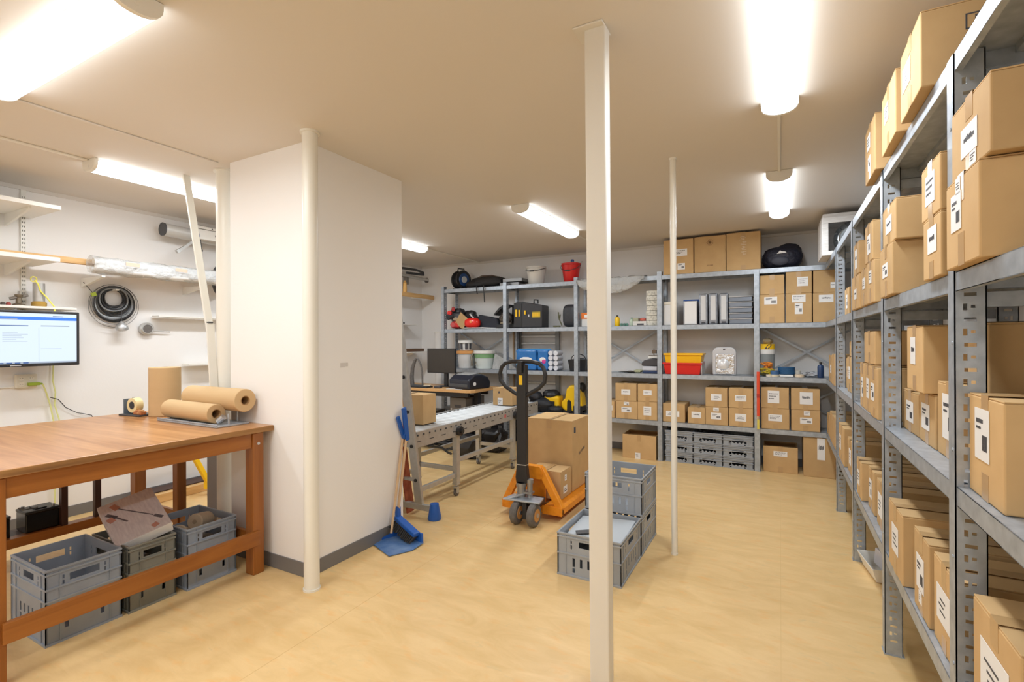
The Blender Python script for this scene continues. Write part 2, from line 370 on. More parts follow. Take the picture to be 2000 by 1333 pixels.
# end ties between front and rear uprights
tie = MB().box(.06, .39, -.006, -.003, 0, .04).mesh('cross_tie', zinc_m)
for y in py_:
    for z in (.372, .93, 1.505, 2.095): o = put('cross_tie', tie, rr); o.location = (0, y-.75-.03, z)
br = thing('steel_rack', 'galvanised steel rack along the back wall holding buckets, cases and boxes', 'shelving rack', (-4.403, 5.985, 0))
UPB = upright(2.235)
bx_ = [-4.403, -3.352, -2.310, -1.262, -.232]
SMB = shelf_mesh(1.035, .365)
for x in bx_:
    o = put('upright', UPB if x < -1 else UP, br); o.rotation_euler = (0, 0, R(90)); o.location = (x+4.403+.045, 0, 0)
    o = put('upright', UP, br); o.rotation_euler = (0, 0, R(90)); o.scale = (-1, 1, 1); o.location = (x+4.403+.045, .368, 0)
for i, x in enumerate(bx_):
    L = 1.035 if i < 4 else 1.165
    me = SMB if i < 4 else shelf_mesh(L, .365)
    for z in LV:
        if z < .5 and i < 2: continue
        o = put('shelf', me, br); o.location = (x+4.403+.012, .004, z)
brc = MB().bar((.03, .374, .99), (1.02, .374, 1.58), .022, .003, (0, 1, 0)).bar((.03, .378, 1.58), (1.02, .378, .99), .022, .003, (0, 1, 0)).mesh('cross_brace', zinc_m)
brl = MB().bar((.03, .374, .45), (1.02, .374, .99), .022, .003, (0, 1, 0)).bar((.03, .378, .99), (1.02, .378, .45), .022, .003, (0, 1, 0)).mesh('cross_brace', zinc_m)
for x in (-4.403, -2.310, -.26): o = put('cross_brace', brc, br); o.location = (x+4.403, 0, 0)
for x in (-.26,): o = put('cross_brace', brl, br); o.location = (x+4.403, 0, 0)

# ------------------------------------------------------------------ cardboard boxes
def prints(b, x0, z0, w_, h_, rs, m=1, y=-.0012, style=None):
    """illegible printed lines and blocks on a label whose lower left corner is x0, z0"""
    style = style or rs.choice('abcd')
    if style == 'a':
        for k in range(3):
            x = x0+w_*.12; z = z0+h_*(.72-.2*k)
            while x < x0+w_*(.85-.15*k):
                l = w_*rs.uniform(.04, .12); b.box(x, x+l, y, y+.0004, z, z+h_*.07, m); x += l+w_*.03
    elif style == 'b':
        x = x0+w_*.2
        while x < x0+w_*.8: l = w_*rs.uniform(.03, .07); zz = z0+h_*rs.uniform(.45, .5); b.box(x, x+l, y, y+.0004, zz, zz+h_*rs.uniform(.12, .2), m); x += l+w_*.02
    elif style == 'c':
        x = x0+w_*.55
        for k in range(5): b.box(x, x+w_*.05, y, y+.0004, z0+h_*.2, z0+h_*.5, m); x += w_*.07
        b.box(x0+w_*.12, x0+w_*.6, y, y+.0004, z0+h_*.72, z0+h_*.8, m)
        b.box(x0+w_*.12, x0+w_*.45, y, y+.0004, z0+h_*.6, z0+h_*.65, m)
    else:
        for k in range(3): b.box(x0+w_*rs.uniform(.1, .3), x0+w_*rs.uniform(.5, .85), y, y+.0004, z0+h_*(.3+.17*k), z0+h_*(.35+.17*k), m)
NB = [0]
def carton(label, c, size, rz=0, st=((0.5, .55, .35, .28),), tape=True, op=False, cat='box', grp=None, side=None, tone=card_m, lift=0):
    """c = centre of base; size = (width of front, depth, height); front looks along local -y; st: stickers (u, v, w, h) as shares of the front"""
    NB[0] += 1; rs = random.Random(NB[0]*13+5); W, D, H = size; a, d = W/2, D/2
    t = thing('cardboard_box', label, cat, c, rz+rs.uniform(-.8, .8), grp)
    if op:
        b = MB(); th_ = .005
        b.box(-a, a, -d, -d+th_, 0, H).box(-a, a, d-th_, d, 0, H).box(-a, -a+th_, -d+th_, d-th_, 0, H).box(a-th_, a, -d+th_, d-th_, 0, H)
        b.build('box_wall', tone, t, bevel=.0015)
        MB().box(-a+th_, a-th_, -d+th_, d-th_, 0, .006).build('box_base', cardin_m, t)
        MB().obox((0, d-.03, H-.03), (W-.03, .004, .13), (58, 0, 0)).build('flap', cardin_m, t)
    else:
        MB().box(-a, a, -d, d, 0, H-.0045).build('box_body', tone, t, bevel=.004)
        for s in (-1, 1):
            x0, x1 = (-a+.001, -.0012) if s < 0 else (.0012, a-.001)
            f = MB(); up_ = rs.uniform(0, .006)+lift
            f.add([(x0, -d+.001, H-.0045), (x1, -d+.001, H-.0045), (x1, d-.001, H-.0045), (x0, d-.001, H-.0045),
                   (x0, -d+.001, H-.0005+(up_ if s > 0 else 0)*0), (x1, -d+.001, H-.0005+(up_ if s < 0 else 0)), (x1, d-.001, H-.0005+(up_ if s < 0 else 0)), (x0, d-.001, H-.0005)],
                  [(0, 3, 2, 1), (4, 5, 6, 7), (0, 1, 5, 4), (1, 2, 6, 5), (2, 3, 7, 6), (3, 0, 4, 7)])
            f.build('flap', tone, t, bevel=.0012)
    if tape:
        tw = .024; b = MB()
        if not op: b.box(-tw, tw, -d-.0006, d, H+.0002+.003, H+.0008+.003)
        b.box(-tw, tw, -d-.0008, -d, H-rs.uniform(.05, .08), H+.003).build('packing_tape', tape_m, t)
        MB().box(-tw, tw, -d-.0008, -d, .0, rs.uniform(.05, .08)).build('packing_tape', tape_m, t)
    for u, v, sw, sh in st:
        w_, h_ = sw*W, sh*H; x0 = -a+u*W-w_/2; z0 = v*H-h_/2
        b = MB().box(x0, x0+w_, -d-.0016, -d-.0006, z0, z0+h_, 0); prints(b, x0, z0, w_, h_, rs, 1, -d-.0022)
        b.build('label_sticker', [paper_m, ink_m], t)
    if side == 'barcode':
        b = MB(); y = -d
        # outlined print panels on the camera side face (local +x)
        for z0, z1, n in ((H*.62, H*.82, 7), (H*.34, H*.52, 0)):
            y0, y1 = -d+.25*D, -d+.72*D
            for q in ((y0, y1, z1-.004, z1), (y0, y1, z0, z0+.004), (y0, y0+.004, z0, z1), (y1-.004, y1, z0, z1)): b.box(a, a+.0008, q[0], q[1], q[2], q[3])
            for k in range(n): yy = y0+(k+1)*(y1-y0)/(n+1); b.box(a, a+.0008, yy-.003, yy+(.003 if k % 3 else .009), z0+.008, z1-.008)
        b.build('printed_panel', ink_m, t)
    return t
def rbox(label, x, y0, y1, z0, z1, D=.38, **k):   # box on the right rack, front facing -x
    return carton(label, (x+D/2, (y0+y1)/2, z0), (y1-y0, D, z1-z0), -90, grp='cardboard boxes on the right rack', **k)
def bbox(label, x0, x1, z0, z1, D=.34, y=6.0, **k):  # box on the back rack, front facing -y
    return carton(label, ((x0+x1)/2, y+D/2, z0), (x1-x0, D, z1-z0), 0, grp='cardboard boxes on the back rack', **k)
T, S2, S3, S4 = LV[3], LV[2], LV[1], LV[0]
e = .001
S_big = ((.55, .6, .42, .4), (.5, .87, .14, .2)); S_sm = ((.45, .5, .35, .3),); S_pg = ((.45, .55, .4, .42),)
# top shelf
rbox('big box with printed barcode panels on its side, overhanging the top shelf', .385, 1.93, 2.23, T+e, T+.235, .42, st=((.35, .55, .4, .35),), side='barcode')
rbox('tall box on the top shelf, middle of the three overhanging ones', .385, 2.30, 2.60, T+e, T+.24, .36, st=((.4, .6, .28, .3),))
rbox('top shelf box farthest along, with two stickers down its front', .385, 2.76, 3.05, T+e, T+.26, .34, st=((.4, .7, .3, .28), (.45, .3, .25, .25)))
# second shelf, near bay
rbox('large lower box beside the near upright on second shelf, plain tape below sticker', .392, 1.455, 1.715, S2+e, S2+.222, .44, st=((.35, .62, .32, .42), (.42, .9, .14, .18)))
rbox('slightly askew upper box with crinkled tape atop large near box', .40, 1.43, 1.69, S2+.224, S2+.40, .44, st=((.5, .42, .42, .4), (.6, .12, .16, .18)))
rbox('narrow lower box with square sticker just past the near upright, second shelf', .40, 1.80, 1.99, S2+e, S2+.185, .33, st=((.55, .62, .5, .42),))
rbox('narrow upper box with crumpled sticker just past the near upright', .40, 1.80, 2.01, S2+.186, S2+.35, .33, st=((.5, .52, .5, .55),))
rbox('wide lower box with small square sticker standing over the middle upright', .395, 2.44, 2.72, S2+e, S2+.212, .42, st=((.45, .52, .42, .28),))
rbox('wide upper box with blank sticker over the middle upright, second shelf', .40, 2.41, 2.68, S2+.213, S2+.375, .40, st=((.5, .5, .45, .42),))
rbox('slim box with round sticker behind the middle upright, lower row of second shelf', .40, 2.92, 3.13, S2+e, S2+.212, .34, st=((.5, .62, .35, .3),))
rbox('upper box above the slim round sticker box on second shelf', .40, 2.96, 3.19, S2+.213, S2+.405, .34, st=((.55, .45, .4, .5),))
rbox('slim lower box between two narrow boxes on second shelf third bay', .40, 3.145, 3.34, S2+e, S2+.20, .34, st=((.5, .6, .4, .3),))
rbox('lower box at the far side of second shelf third bay', .40, 3.42, 3.73, S2+e, S2+.20, .34, st=((.5, .45, .3, .3),))
rbox('upper box with long white sticker at the far side of third bay', .40, 3.41, 3.66, S2+.201, S2+.385, .34, st=((.5, .5, .35, .6),))
rbox('box with white bottle print behind a far upright on second shelf', .44, 4.25, 4.55, S2+e, S2+.20, .32, st=((.5, .5, .35, .5),))
# third shelf
rbox('box with shipping label and code, standing alone on near third shelf bay', .44, 1.49, 1.728, S3+e, S3+.255, .40, st=((.42, .62, .42, .5),))
rbox('small box set back on third shelf with skewed white page, under tall box', .489, 2.52, 2.82, S3+e, S3+.175, .34, st=((.5, .5, .42, .5),))
rbox('small box beside the skewed page box on third shelf, wider sticker', .487, 2.26, 2.50, S3+e, S3+.195, .34, st=((.42, .52, .5, .5),))
rbox('taller box with long sticker next to the near upright on third shelf', .488, 2.00, 2.24, S3+e, S3+.25, .34, st=((.5, .55, .5, .6),))
rbox('tall box with narrow sticker stacked on two small third shelf boxes', .45, 2.262, 2.50, S3+.20, S3+.445, .40, st=((.42, .62, .3, .42),))
rbox('plain brown box deep on third shelf behind the near upright', .50, 1.80, 1.97, S3+e, S3+.44, .34, st=())
rbox('large plain box raised at the back of third shelf, third bay', .44, 3.20, 3.55, S3+.262, S3+.44, .40, st=())
rbox('box under the large plain box, third shelf, white sticker low', .426, 3.43, 3.62, S3+e, S3+.26, .38, st=((.5, .45, .4, .45),))
rbox('thin box in the middle of three under the raised plain box', .424, 3.20, 3.42, S3+e, S3+.26, .38, st=((.5, .5, .38, .42),))
rbox('near box of the three under the raised plain box, seam of tape low', .419, 2.98, 3.185, S3+e, S3+.255, .38, st=((.35, .5, .45, .35),))
rbox('box with oval sticker on third shelf between two far uprights', .482, 4.66, 4.90, S3+e, S3+.245, .32, st=((.5, .55, .35, .35),))
rbox('box with upright sticker on third shelf nearer the far upright', .463, 4.37, 4.62, S3+e, S3+.265, .34, st=((.5, .55, .35, .35),))
rbox('short box stacked above the upright sticker box, far third shelf', .48, 4.40, 4.64, S3+.268, S3+.38, .32, st=())
rbox('far corner box with rounded white sticker on third shelf', .417, 5.27, 5.66, S3+e, S3+.25, .34, st=((.6, .5, .35, .3),))
rbox('thin corner box just past the far upright on third shelf', .412, 4.99, 5.25, S3+e, S3+.27, .34, st=())
# fourth shelf
rbox('large box with taped lid next to middle upright on bottom shelf', .413, 2.40, 2.66, S4+e, S4+.275, .42, st=((.5, .5, .45, .4),))
rbox('bottom shelf box with white page and small tag below it', .428, 2.085, 2.28, S4+e, S4+.28, .42, st=((.45, .5, .5, .42), (.45, .2, .2, .15)))
rbox('bottom shelf box with wide skewed label half behind the near upright', .436, 1.83, 2.06, S4+e, S4+.27, .42, st=((.5, .5, .65, .4),))
rbox('near bottom shelf box at lower right with code on its sticker', .43, 1.38, 1.665, S4+e, S4+.31, .44, st=((.5, .55, .6, .4),))
rbox('bottom shelf box at far end of third bay showing a torn sticker', .423, 3.56, 3.76, S4+e, S4+.225, .40, st=((.4, .5, .4, .4),))
rbox('bottom shelf box with upright label, middle of third bay', .447, 3.28, 3.49, S4+e, S4+.235, .40, st=((.4, .5, .4, .45),))
rbox('bottom shelf box with curved label against the middle upright', .444, 2.93, 3.19, S4+e, S4+.235, .40, st=((.42, .5, .5, .5),))
rbox('bottom shelf box between two far uprights with tall label', .424, 4.45, 4.85, S4+e, S4+.285, .36, st=((.3, .5, .3, .4),))
rbox('bottom shelf box with torn oblique label beside far upright', .438, 4.08, 4.39, S4+e, S4+.245, .36, st=((.5, .5, .4, .45),))
rbox('plain low box tucked in the shelf corner, bottom shelf', .43, 5.72, 6.05, S4+e, S4+.21, .34, st=())
rbox('corner box with long tape line on the bottom shelf', .423, 5.12, 5.66, S4+e, S4+.275, .34, st=())

# back rack, top shelf
bbox('big top shelf box with two white stickers, partly behind thin pipe', -1.20, -.865, T+e, T+.405, .36, st=((.55, .62, .5, .2), (.6, .22, .25, .18)), tape=False)
bbox('big top shelf box with star shaped scribble and faint print', -.855, -.525, T+e, T+.41, .36, st=(), tape=False)
bbox('big top shelf box with vertical handwriting beside the dark bag', -.515, -.175, T+e, T+.415, .36, st=(), tape=True)
sb_1 = [o for o in bpy.data.objects if o.get('label', '').startswith('big top shelf box with star')][0]
pm = MB()
for k in range(6): pm.obox((.0, -.1812, .335), (.075, .0008, .004), (0, k*30, 0))
for k in range(5): pm.box(-.03+k*.014, -.024+k*.014, -.1816, -.1808, .07, .085)
pm.build('scribble', mat('brown ink', (.18, .10, .04), .7), sb_1)
sb_1 = [o for o in bpy.data.objects if o.get('label', '').startswith('big top shelf box with vertical')][0]
pm = MB(); rs = random.Random(3)
for g in range(4):
    for k in range(3): pm.obox((.0+rs.uniform(-.012, .012), -.1818, .365-g*.055-k*.015), (rs.uniform(.03, .06), .0008, .004), (0, rs.uniform(-14, 14), 0))
    pm.obox((.0, -.1822, .35-g*.055), (.004, .0008, .045), (0, rs.uniform(-12, 12), 0))
pm.build('handwriting', mat('pale chalk', (.72, .62, .45), .7), sb_1)
# second shelf
bbox('bottom left box of six with wide label on second shelf', -.185, .052, S2+e, S2+.31, st=((.45, .78, .52, .26),))
bbox('bottom middle box of six with label and page hanging below', .062, .300, S2+e, S2+.31, st=((.5, .82, .52, .25), (.5, .48, .3, .38)))
bbox('bottom right box of six next to the corner upright', .310, .54, S2+e, S2+.305, st=((.5, .8, .55, .25),))
bbox('low plain box on upper left of the six', -.18, .05, S2+.311, S2+.515, st=())
bbox('upper middle box of six with square white page', .062, .298, S2+.311, S2+.55, st=((.65, .5, .42, .4),))
bbox('upper right box of six with crossed tape and white tag', .310, .54, S2+.306, S2+.545, st=((.75, .3, .2, .25),))
# fourth shelf
bbox('upper box left of the pair with white label beside thin upright', -1.785, -1.525, .685, .90, st=((.5, .5, .42, .3),))
bbox('upper box right of the pair tight against thin upright', -1.510, -1.275, .69, .90, st=((.5, .5, .42, .28),))
bbox('lower box left of the pair with two small white labels', -1.785, -1.515, S4+e, .683, st=((.5, .52, .45, .28), (.5, .86, .24, .18)))
bbox('lower box right of the pair with square label', -1.510, -1.275, S4+e, .688, st=((.5, .5, .4, .48),))
bbox('box half hidden by the square post on fourth shelf', -2.05, -1.80, S4+e, .67, st=((.7, .6, .4, .3),))
bbox('single box right of the thin upright crossed by thin pipe', -1.215, -.965, S4+e, .68, st=((.45, .45, .6, .3),))
bbox('smallest box of the fourth shelf with ragged label', -.935, -.745, S4+e, .65, st=((.5, .55, .55, .38),))
bbox('upper box with scribbled label beside the spirit level bay', -.740, -.512, .672, .885, st=((.5, .5, .48, .34),))
bbox('lower box with round and square white stickers', -.740, -.508, S4+e, .67, st=((.48, .5, .45, .36), (.48, .86, .25, .2)))
bbox('upper box left of spirit level with plain wide label', -.500, -.255, .672, .89, st=((.5, .5, .46, .3),))
bbox('lower box left of spirit level with tall label', -.500, -.255, S4+e, .67, st=((.5, .5, .45, .4),))
bbox('upper box right of spirit level with grey printed page', -.175, .088, .69, .91, st=((.45, .55, .42, .6),))
bbox('lower box right of spirit level with wide label', -.175, .088, S4+e, .688, st=((.5, .55, .5, .32),))
bbox('upper box nearest the corner with large white page', .105, .365, .69, .91, st=((.53, .55, .45, .58),))
bbox('lower box nearest the corner with tag over label', .105, .365, S4+e, .688, st=((.52, .5, .42, .28), (.55, .85, .22, .2)))
# floor under the back rack
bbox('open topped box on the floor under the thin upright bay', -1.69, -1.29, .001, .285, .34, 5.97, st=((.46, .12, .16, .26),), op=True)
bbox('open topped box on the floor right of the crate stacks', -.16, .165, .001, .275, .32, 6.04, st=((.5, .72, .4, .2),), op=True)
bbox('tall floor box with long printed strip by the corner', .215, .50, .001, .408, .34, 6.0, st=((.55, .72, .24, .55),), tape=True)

# ------------------------------------------------------------------ plastic crates
def crate(label, loc, size, rz=0, cm_=crate_m, deep=True, grp='grey plastic crates', cat='crate', fill=None):
    W, D, H = size; t = thing('plastic_crate', label, cat, loc, rz, grp); a, d = W/2, D/2; tk = .004; i = .006
    def wallholes(L):
        hs = []; c = L/2; g = min(.06, L*.2)
        hs.append((c-g, c+g, H-.085, H-.05))
        if H > .3: k0, k1 = .10, .145
        else: k0, k1 = H*.22, H*.42
        for u in (-.30, -.15, 0, .15, .30): hs.append((c+u*L*.8-.008, c+u*L*.8+.008, k0, k1))
        for u in (-.30, .30): hs.append((c+u*L*.8-.008, c+u*L*.8+.008, k0-.045 if H > .3 else k0-.035, k0-.008))
        for u in (-.28, .28): hs += [(c+u*L-.004, c+u*L+.004, H-.10, H-.075), (c+u*L-.004, c+u*L+.004, H-.068, H-.05)]
        return hs
    b = MB()
    b.plate(W-2*i, H-.008, tk, wallholes(W-2*i), (-a+i, -d+i+tk, .004))
    b.plate(W-2*i, H-.008, tk, wallholes(W-2*i), (-a+i, d-i, .004))
    b.plate(D-2*i, H-.008, tk, wallholes(D-2*i), (-a+i, -d+i, .004), (0, 1, 0))
    b.plate(D-2*i, H-.008, tk, wallholes(D-2*i), (a-i-tk, -d+i, .004), (0, 1, 0))
    b.build('crate_body', cm_, t)
    MB().box(-a+i, a-i, -d+i, d-i, .001, .006).build('crate_base', cm_, t)
    r = MB()
    bands = [0.0, H-.012, H-.032] + ([H*.56, H*.72] if H > .3 else [H*.5])
    for z in bands:
        h_ = .010 if z else .012; o = 0 if z in (0.0, H-.012) else .001
        r.box(-a+o, a-o, -d+o, -d+i+.002, z, z+h_).box(-a+o, a-o, d-i-.002, d-o, z, z+h_)
        r.box(-a+o, -a+i+.002, -d+i, d-i, z, z+h_).box(a-i-.002, a-o, -d+i, d-i, z, z+h_)
    r.build('crate_rim', cm_, t, bevel=.001)
    v = MB()
    for x in (-a+.002, -a+.055, a-.055, a-.006):
        for y in (-d+.002, d-i-.001): v.box(x, x+.004, y, y+.005, .01, H-.012)
    for y in (-d+.002, -d+.055, d-.055, d-.006):
        for x in (-a+.002, a-i-.001): v.box(x, x+.005, y, y+.004, .01, H-.012)
    v.build('crate_rib', cm_, t)
    return t
crate('empty deep grey crate with open slots under the near end of worktable', (-3.21, 1.155, 0), (.40, .31, .36))
crate('olive grey crate holding a tilted picture printed carton under worktable', (-3.20, 1.45, 0), (.40, .235, .352), cm_=crate2_m)
crate('grey crate with paper rolls inside beside the worktable leg', (-3.18, 1.76, 0), (.40, .295, .352))
crate('low grey crate with pale sheet inside on floor beside the square post', (-1.0, 3.025, 0), (.40, .465, .262), cm_=crateo_m)
crate('far low grey crate supporting another crate beside square post', (-1.0, 3.49, 0), (.40, .44, .255), cm_=crateo_m)
crate('empty upper grey crate with see-through handle slot, on the floor stack', (-1.0, 3.495, .257), (.40, .415, .25), cm_=crateo_m)
for k, x in enumerate((-1.035, -.72, -.41)):
    for j in range(3 if k != 1 else 3):
        lab = [['bottom crate of leftmost floor stack, behind thin pipe', 'middle crate of leftmost floor stack, behind thin pipe', 'topmost crate of leftmost floor stack, behind thin pipe'],
               ['bottom crate of the middle floor stack under back rack', 'middle crate of the middle floor stack under back rack', 'topmost crate of middle floor stack with dark bag inside'],
               ['bottom crate of floor stack below the spirit level bay', 'middle crate of floor stack below the spirit level bay', 'topmost crate of floor stack below the spirit level bay']][k][j]
        crate(lab, (x, 6.18, j*.124+.0), (.315, .36, .122), cm_=crateo_m, grp='stacked grey crates under the back rack')

# ------------------------------------------------------------------ worktable
wt = thing('worktable', 'heavy reddish hardwood worktable with worn pale top along the left', 'table', (-2.81, 2.045, 0))
def wb(n, x0, x1, y0, y1, z0, z1, m, bev=.003, label=None):
    return MB().box(x0, x1, y0, y1, z0, z1).build(n, m, wt, bevel=bev, label=label)
wb('tabletop', -1.47, 0, -1.36, -.003, .866, .90, tabletop_m, .003)
wb('edge_strip', 0.0, .004, -1.36, -.003, .867, .898, edge_m, .001, 'chipped raw wooden edge of the tabletop')
for x, y in ((-.085, -.135), (-.085, -1.30), (-1.46, -.135), (-1.46, -1.30)): wb('leg', x, x+.075, y, y+.072, 0, .864, teakz, .004)
wb('middle_leg', -.93, -.87, -.115, -.055, .02, .864, teakz, .003)
wb('apron', -.045, -.020, -1.228, -.135, .775, .864, teaky); wb('apron', -1.45, -1.42, -1.228, -.135, .775, .864, teaky)
wb('apron', -1.38, -.09, -.125, -.10, .775, .864, teakx); wb('apron', -1.38, -.09, -1.29, -1.265, .775, .864, teakx)
wb('lower_rail', -.022, .006, -1.245, -.100, .180, .268, teaky); wb('lower_rail', -1.46, -1.385, -1.228, -.135, .145, .205, teaky)
wb('end_rail', -1.385, -.085, -.105, -.08, .155, .245, teakx); wb('end_rail', -1.385, -.085, -1.29, -1.265, .18, .26, teakx)
for y in (-.56, -.375): wb('batten', -1.435, -1.395, y, y+.035, .205, .80, darkwood_m, .002, 'dark stained upright batten')
for y in (-.099, -1.264):
    MB().cyl((-.0105, y, .80), (-.006, y, .80), .009, 14).build('bolt_cap', steel_m, wt, smooth=True, label='small bright bolt cap on table leg')
#NEXT
# ------------------------------------------------------------------ roller conveyor
cv = thing('roller_conveyor', 'long grey roller conveyor on wheeled legs behind the white wall block', 'conveyor', (-2.85, 4.24, 0))
for sx in (-1, 1):
    b = MB(); x = sx*.25
    b.box(x-.003, x+.003, -1.06, 1.24, .555, .682); b.box(min(x, x-sx*.03), max(x, x-sx*.03), -1.06, 1.24, .553, .557); b.box(min(x, x-sx*.018), max(x, x-sx*.018), -1.06, 1.24, .680, .684)
    b.build('side_rail', alu_m, cv)
    b = MB()
    for k in range(2, 32):
        y = -1.2+k*.0775; b.cyl((x+sx*.003, y, .655), (x+sx*.009, y, .655), .008, 8)
    for k in range(13): b.box(min(x+sx*.003, x+sx*.0042), max(x+sx*.003, x+sx*.0042), -1.0+k*.17, -1.06+k*.17, .60, .607)
    o = b.build('axle_end', dkgrey_m, cv); o['kind'] = 'stuff'
rl = MB().cyl((-.243, 0, .648), (.243, 0, .648), .031, 16).cyl((-.2465, 0, .648), (.2465, 0, .648), .008, 8).mesh('roller', mat('zinc roller', (.55, .57, .58), .5, metal=.35), True)
for k in range(2, 32): o = put('roller', rl, cv); o.location = (0, -1.2+k*.0775, 0)
legm = MB().box(-.024, .024, -.024, .024, .105, .56).box(-.027, .027, -.027, .027, .105, .12).mesh('leg', alu_m)
cast = MB().cyl((-.012, 0, .03), (.012, 0, .03), .03, 16, m=1).box(-.018, -.014, -.02, .02, .03, .085).box(.014, .018, -.02, .02, .03, .085).box(-.02, .02, -.022, .022, .082, .09).cyl((0, 0, .085), (0, 0, .105), .012, 10).cyl((-.02, 0, .03), (.02, 0, .03), .008, 8).mesh('caster', [steel_m, rubber_m])
clampm = MB().cyl((-.034, 0, .60), (.030, 0, .60), .045, 8).cyl((-.05, 0, .60), (.05, 0, .60), .022, 10).mesh('clamp_knob', black_m)
for x in (-.225, .225):
    for y in (-.46, .64):
        g = put('leg', legm, cv); g.location = (x, y, 0); put('caster', cast, g); c = put('clamp_knob', clampm, g); c.location = (.03 if x > 0 else -.03, 0, 0)
for x in (-.225, .225):
    MB().box(x-.014, x+.014, -.436, .616, .305, .345).build('long_bar', alu_m, cv, bevel=.003)
    MB().box(x-.014, x+.014, -1.05, -.484, .175, .215).build('long_bar', alu_m, cv, bevel=.003)
for y in (-.46, .64): MB().box(-.20, .20, y-.014, y+.014, .225, .265).build('cross_bar', alu_m, cv, bevel=.003)
MB().tube([(-.21, -.50, .12), (-.21, -.50, .42), (-.19, -.50, .445), (.10, -.50, .435), (.16, -.50, .40), (.20, -.50, .39)], .011, 8).build('folding_stay', dkgrey_m, cv, smooth=True)
MB().cyl((.2535, .42, .615), (.2545, .42, .615), .022, 14).build('round_sticker', mat('faded red print', (.55, .12, .12), .5), cv, label='faded round red and white sticker')
carton('cardboard box nearest the wall block on the roller conveyor', (-2.975, 3.567, .686), (.42, .19, .262), 0, st=((.42, .32, .5, .5),), grp='boxes on the roller conveyor')
cb2 = carton('small box with triangle mark at far end of the conveyor', (-2.80, 5.075, .686), (.255, .22, .195), 0, st=((.38, .22, .26, .4),), grp='boxes on the roller conveyor')
MB().prism([(-.06, .135), (-.03, .135), (-.045, .165)], 'y', -.1117, -.1105).build('triangle_mark', ink_m, cb2)

# ------------------------------------------------------------------ pallet truck
pk = thing('pallet_truck', 'orange hand pallet truck with black column and loop handle carrying boxes', 'pallet truck', (-1.80, 3.6, 0))
for sx in (-1, 1):
    x0, x1 = (.13, .30) if sx > 0 else (-.235, -.065)
    b = MB(); b.prism([(x0, .055), (x0, .10), (x0+.02, .115), (x1-.02, .115), (x1, .10), (x1, .055), (x1-.006, .055), (x1-.006, .098), (x1-.022, .109), (x0+.022, .109), (x0+.006, .098), (x0+.006, .055)], 'y', 0, 1.12)
    f = b.build('fork', orange_m, pk)
    MB().box(x0, x1, -.006, .0, .045, .112).build('fork_end_plate', orange_m, f, bevel=.002)
    MB().cyl(((x0+x1)/2-.03, .98, .035), ((x0+x1)/2+.03, .98, .035), .035, 14).build('load_roller', rubber_m, f, smooth=True)
    # slanting arm of the triangular frame
    xe = .285 if sx > 0 else -.215; xt = .085 if sx > 0 else -.085
    MB().bar((xe, .02, .09), (xt, .07, .385), .055, .05, (0, 1, 0)).build('frame_arm', orange_m, pk, bevel=.004)
MB().prism([(-.10, .30), (.10, .30), (.115, .37), (.09, .405), (-.09, .405), (-.115, .37)], 'y', .035, .10).build('frame_head', orange_m, pk, bevel=.004)
MB().box(-.235, .30, .005, .03, .05, .095).build('frame_cross', orange_m, pk, bevel=.003)
MB().box(-.11, .11, .10, .115, .10, .30).build('load_stop', orange_m, pk, bevel=.003)
MB().box(-.06, .13, -.10, .06, .115, .16).build('battery_tray', mat('dark oily steel', (.12, .10, .09), .5, metal=.5), pk, bevel=.003)
MB().cyl((-.005, -.10, .16), (-.005, -.10, .30), .034, 18).cyl((-.005, -.10, .27), (-.005, -.10, .30), .042, 18).cyl((.062, -.085, .16), (.062, -.085, .315), .022, 16).cyl((.062, -.085, .30), (.062, -.085, .33), .028, 16).box(-.035, .09, -.12, -.06, .22, .235).build('hydraulic_pump', mat('oily cast metal', (.34, .33, .31), .42, metal=.6), pk, smooth=True)
MB().prism([(-.115, -.21), (.195, -.19), (.17, -.06), (-.09, -.06)], 'z', .178, .192).build('steering_plate', zinc_m, pk, bevel=.003)
MB().bar((-.07, -.20, .19), (.02, -.10, .22), .03, .012).cyl((-.03, -.15, .185), (-.03, -.15, .22), .012, 10).build('release_pedal', steel_m, pk, bevel=.002)
for x in (-.005, .14):
    wh = MB().lathe([(.03, -.028), (.076, -.028), (.088, -.018), (.088, .018), (.076, .028), (.03, .028)], (x, -.18, .089), 26, ax='x').build('steer_wheel', rubber_m, pk, smooth=True)
    MB().lathe([(.01, -.031), (.048, -.031), (.052, -.024), (.052, .024), (.048, .031), (.01, .031)], (x, -.18, .089), 18, m=0, ax='x').cyl((x+.03, -.18, .089), (x+.036, -.18, .089), .018, 8, m=1).build('wheel_hub', [mat('worn orange hub', (.55, .26, .07), .5), steel_m], wh, smooth=True)
MB().box(.05, .085, -.195, -.165, .05, .18).cyl((.02, -.18, .089), (.12, -.18, .089), .013, 10).build('axle_fork', black_m, pk)
MB().prism([(-.047, .30), (.047, .30), (.053, .34), (.042, .44), (.042, 1.235), (-.042, 1.235), (-.042, .44), (-.053, .34)], 'y', -.115, -.065).build('column', black_m, pk, bevel=.006)
hp = [(-.055, 1.0), (-.15, 1.055), (-.195, 1.10), (-.203, 1.155), (-.187, 1.21), (-.15, 1.245), (-.09, 1.258), (0, 1.26), (.09, 1.258), (.15, 1.245), (.187, 1.21), (.203, 1.155), (.195, 1.10), (.15, 1.055), (.055, 1.0)]
MB().tube([(u, -.09, v) for u, v in [(-.02, .985)]+hp+[(.02, .985)]], .0165, 10).build('loop_handle', black_m, pk, smooth=True)
MB().box(-.02, .02, -.14, -.07, 1.17, 1.262).build('lever_housing', black_m, pk, bevel=.006)
MB().box(-.017, .014, -.1165, -.1153, 1.075, 1.15).build('warning_sticker', yellow_m, pk, label='yellow warning sticker on the column')
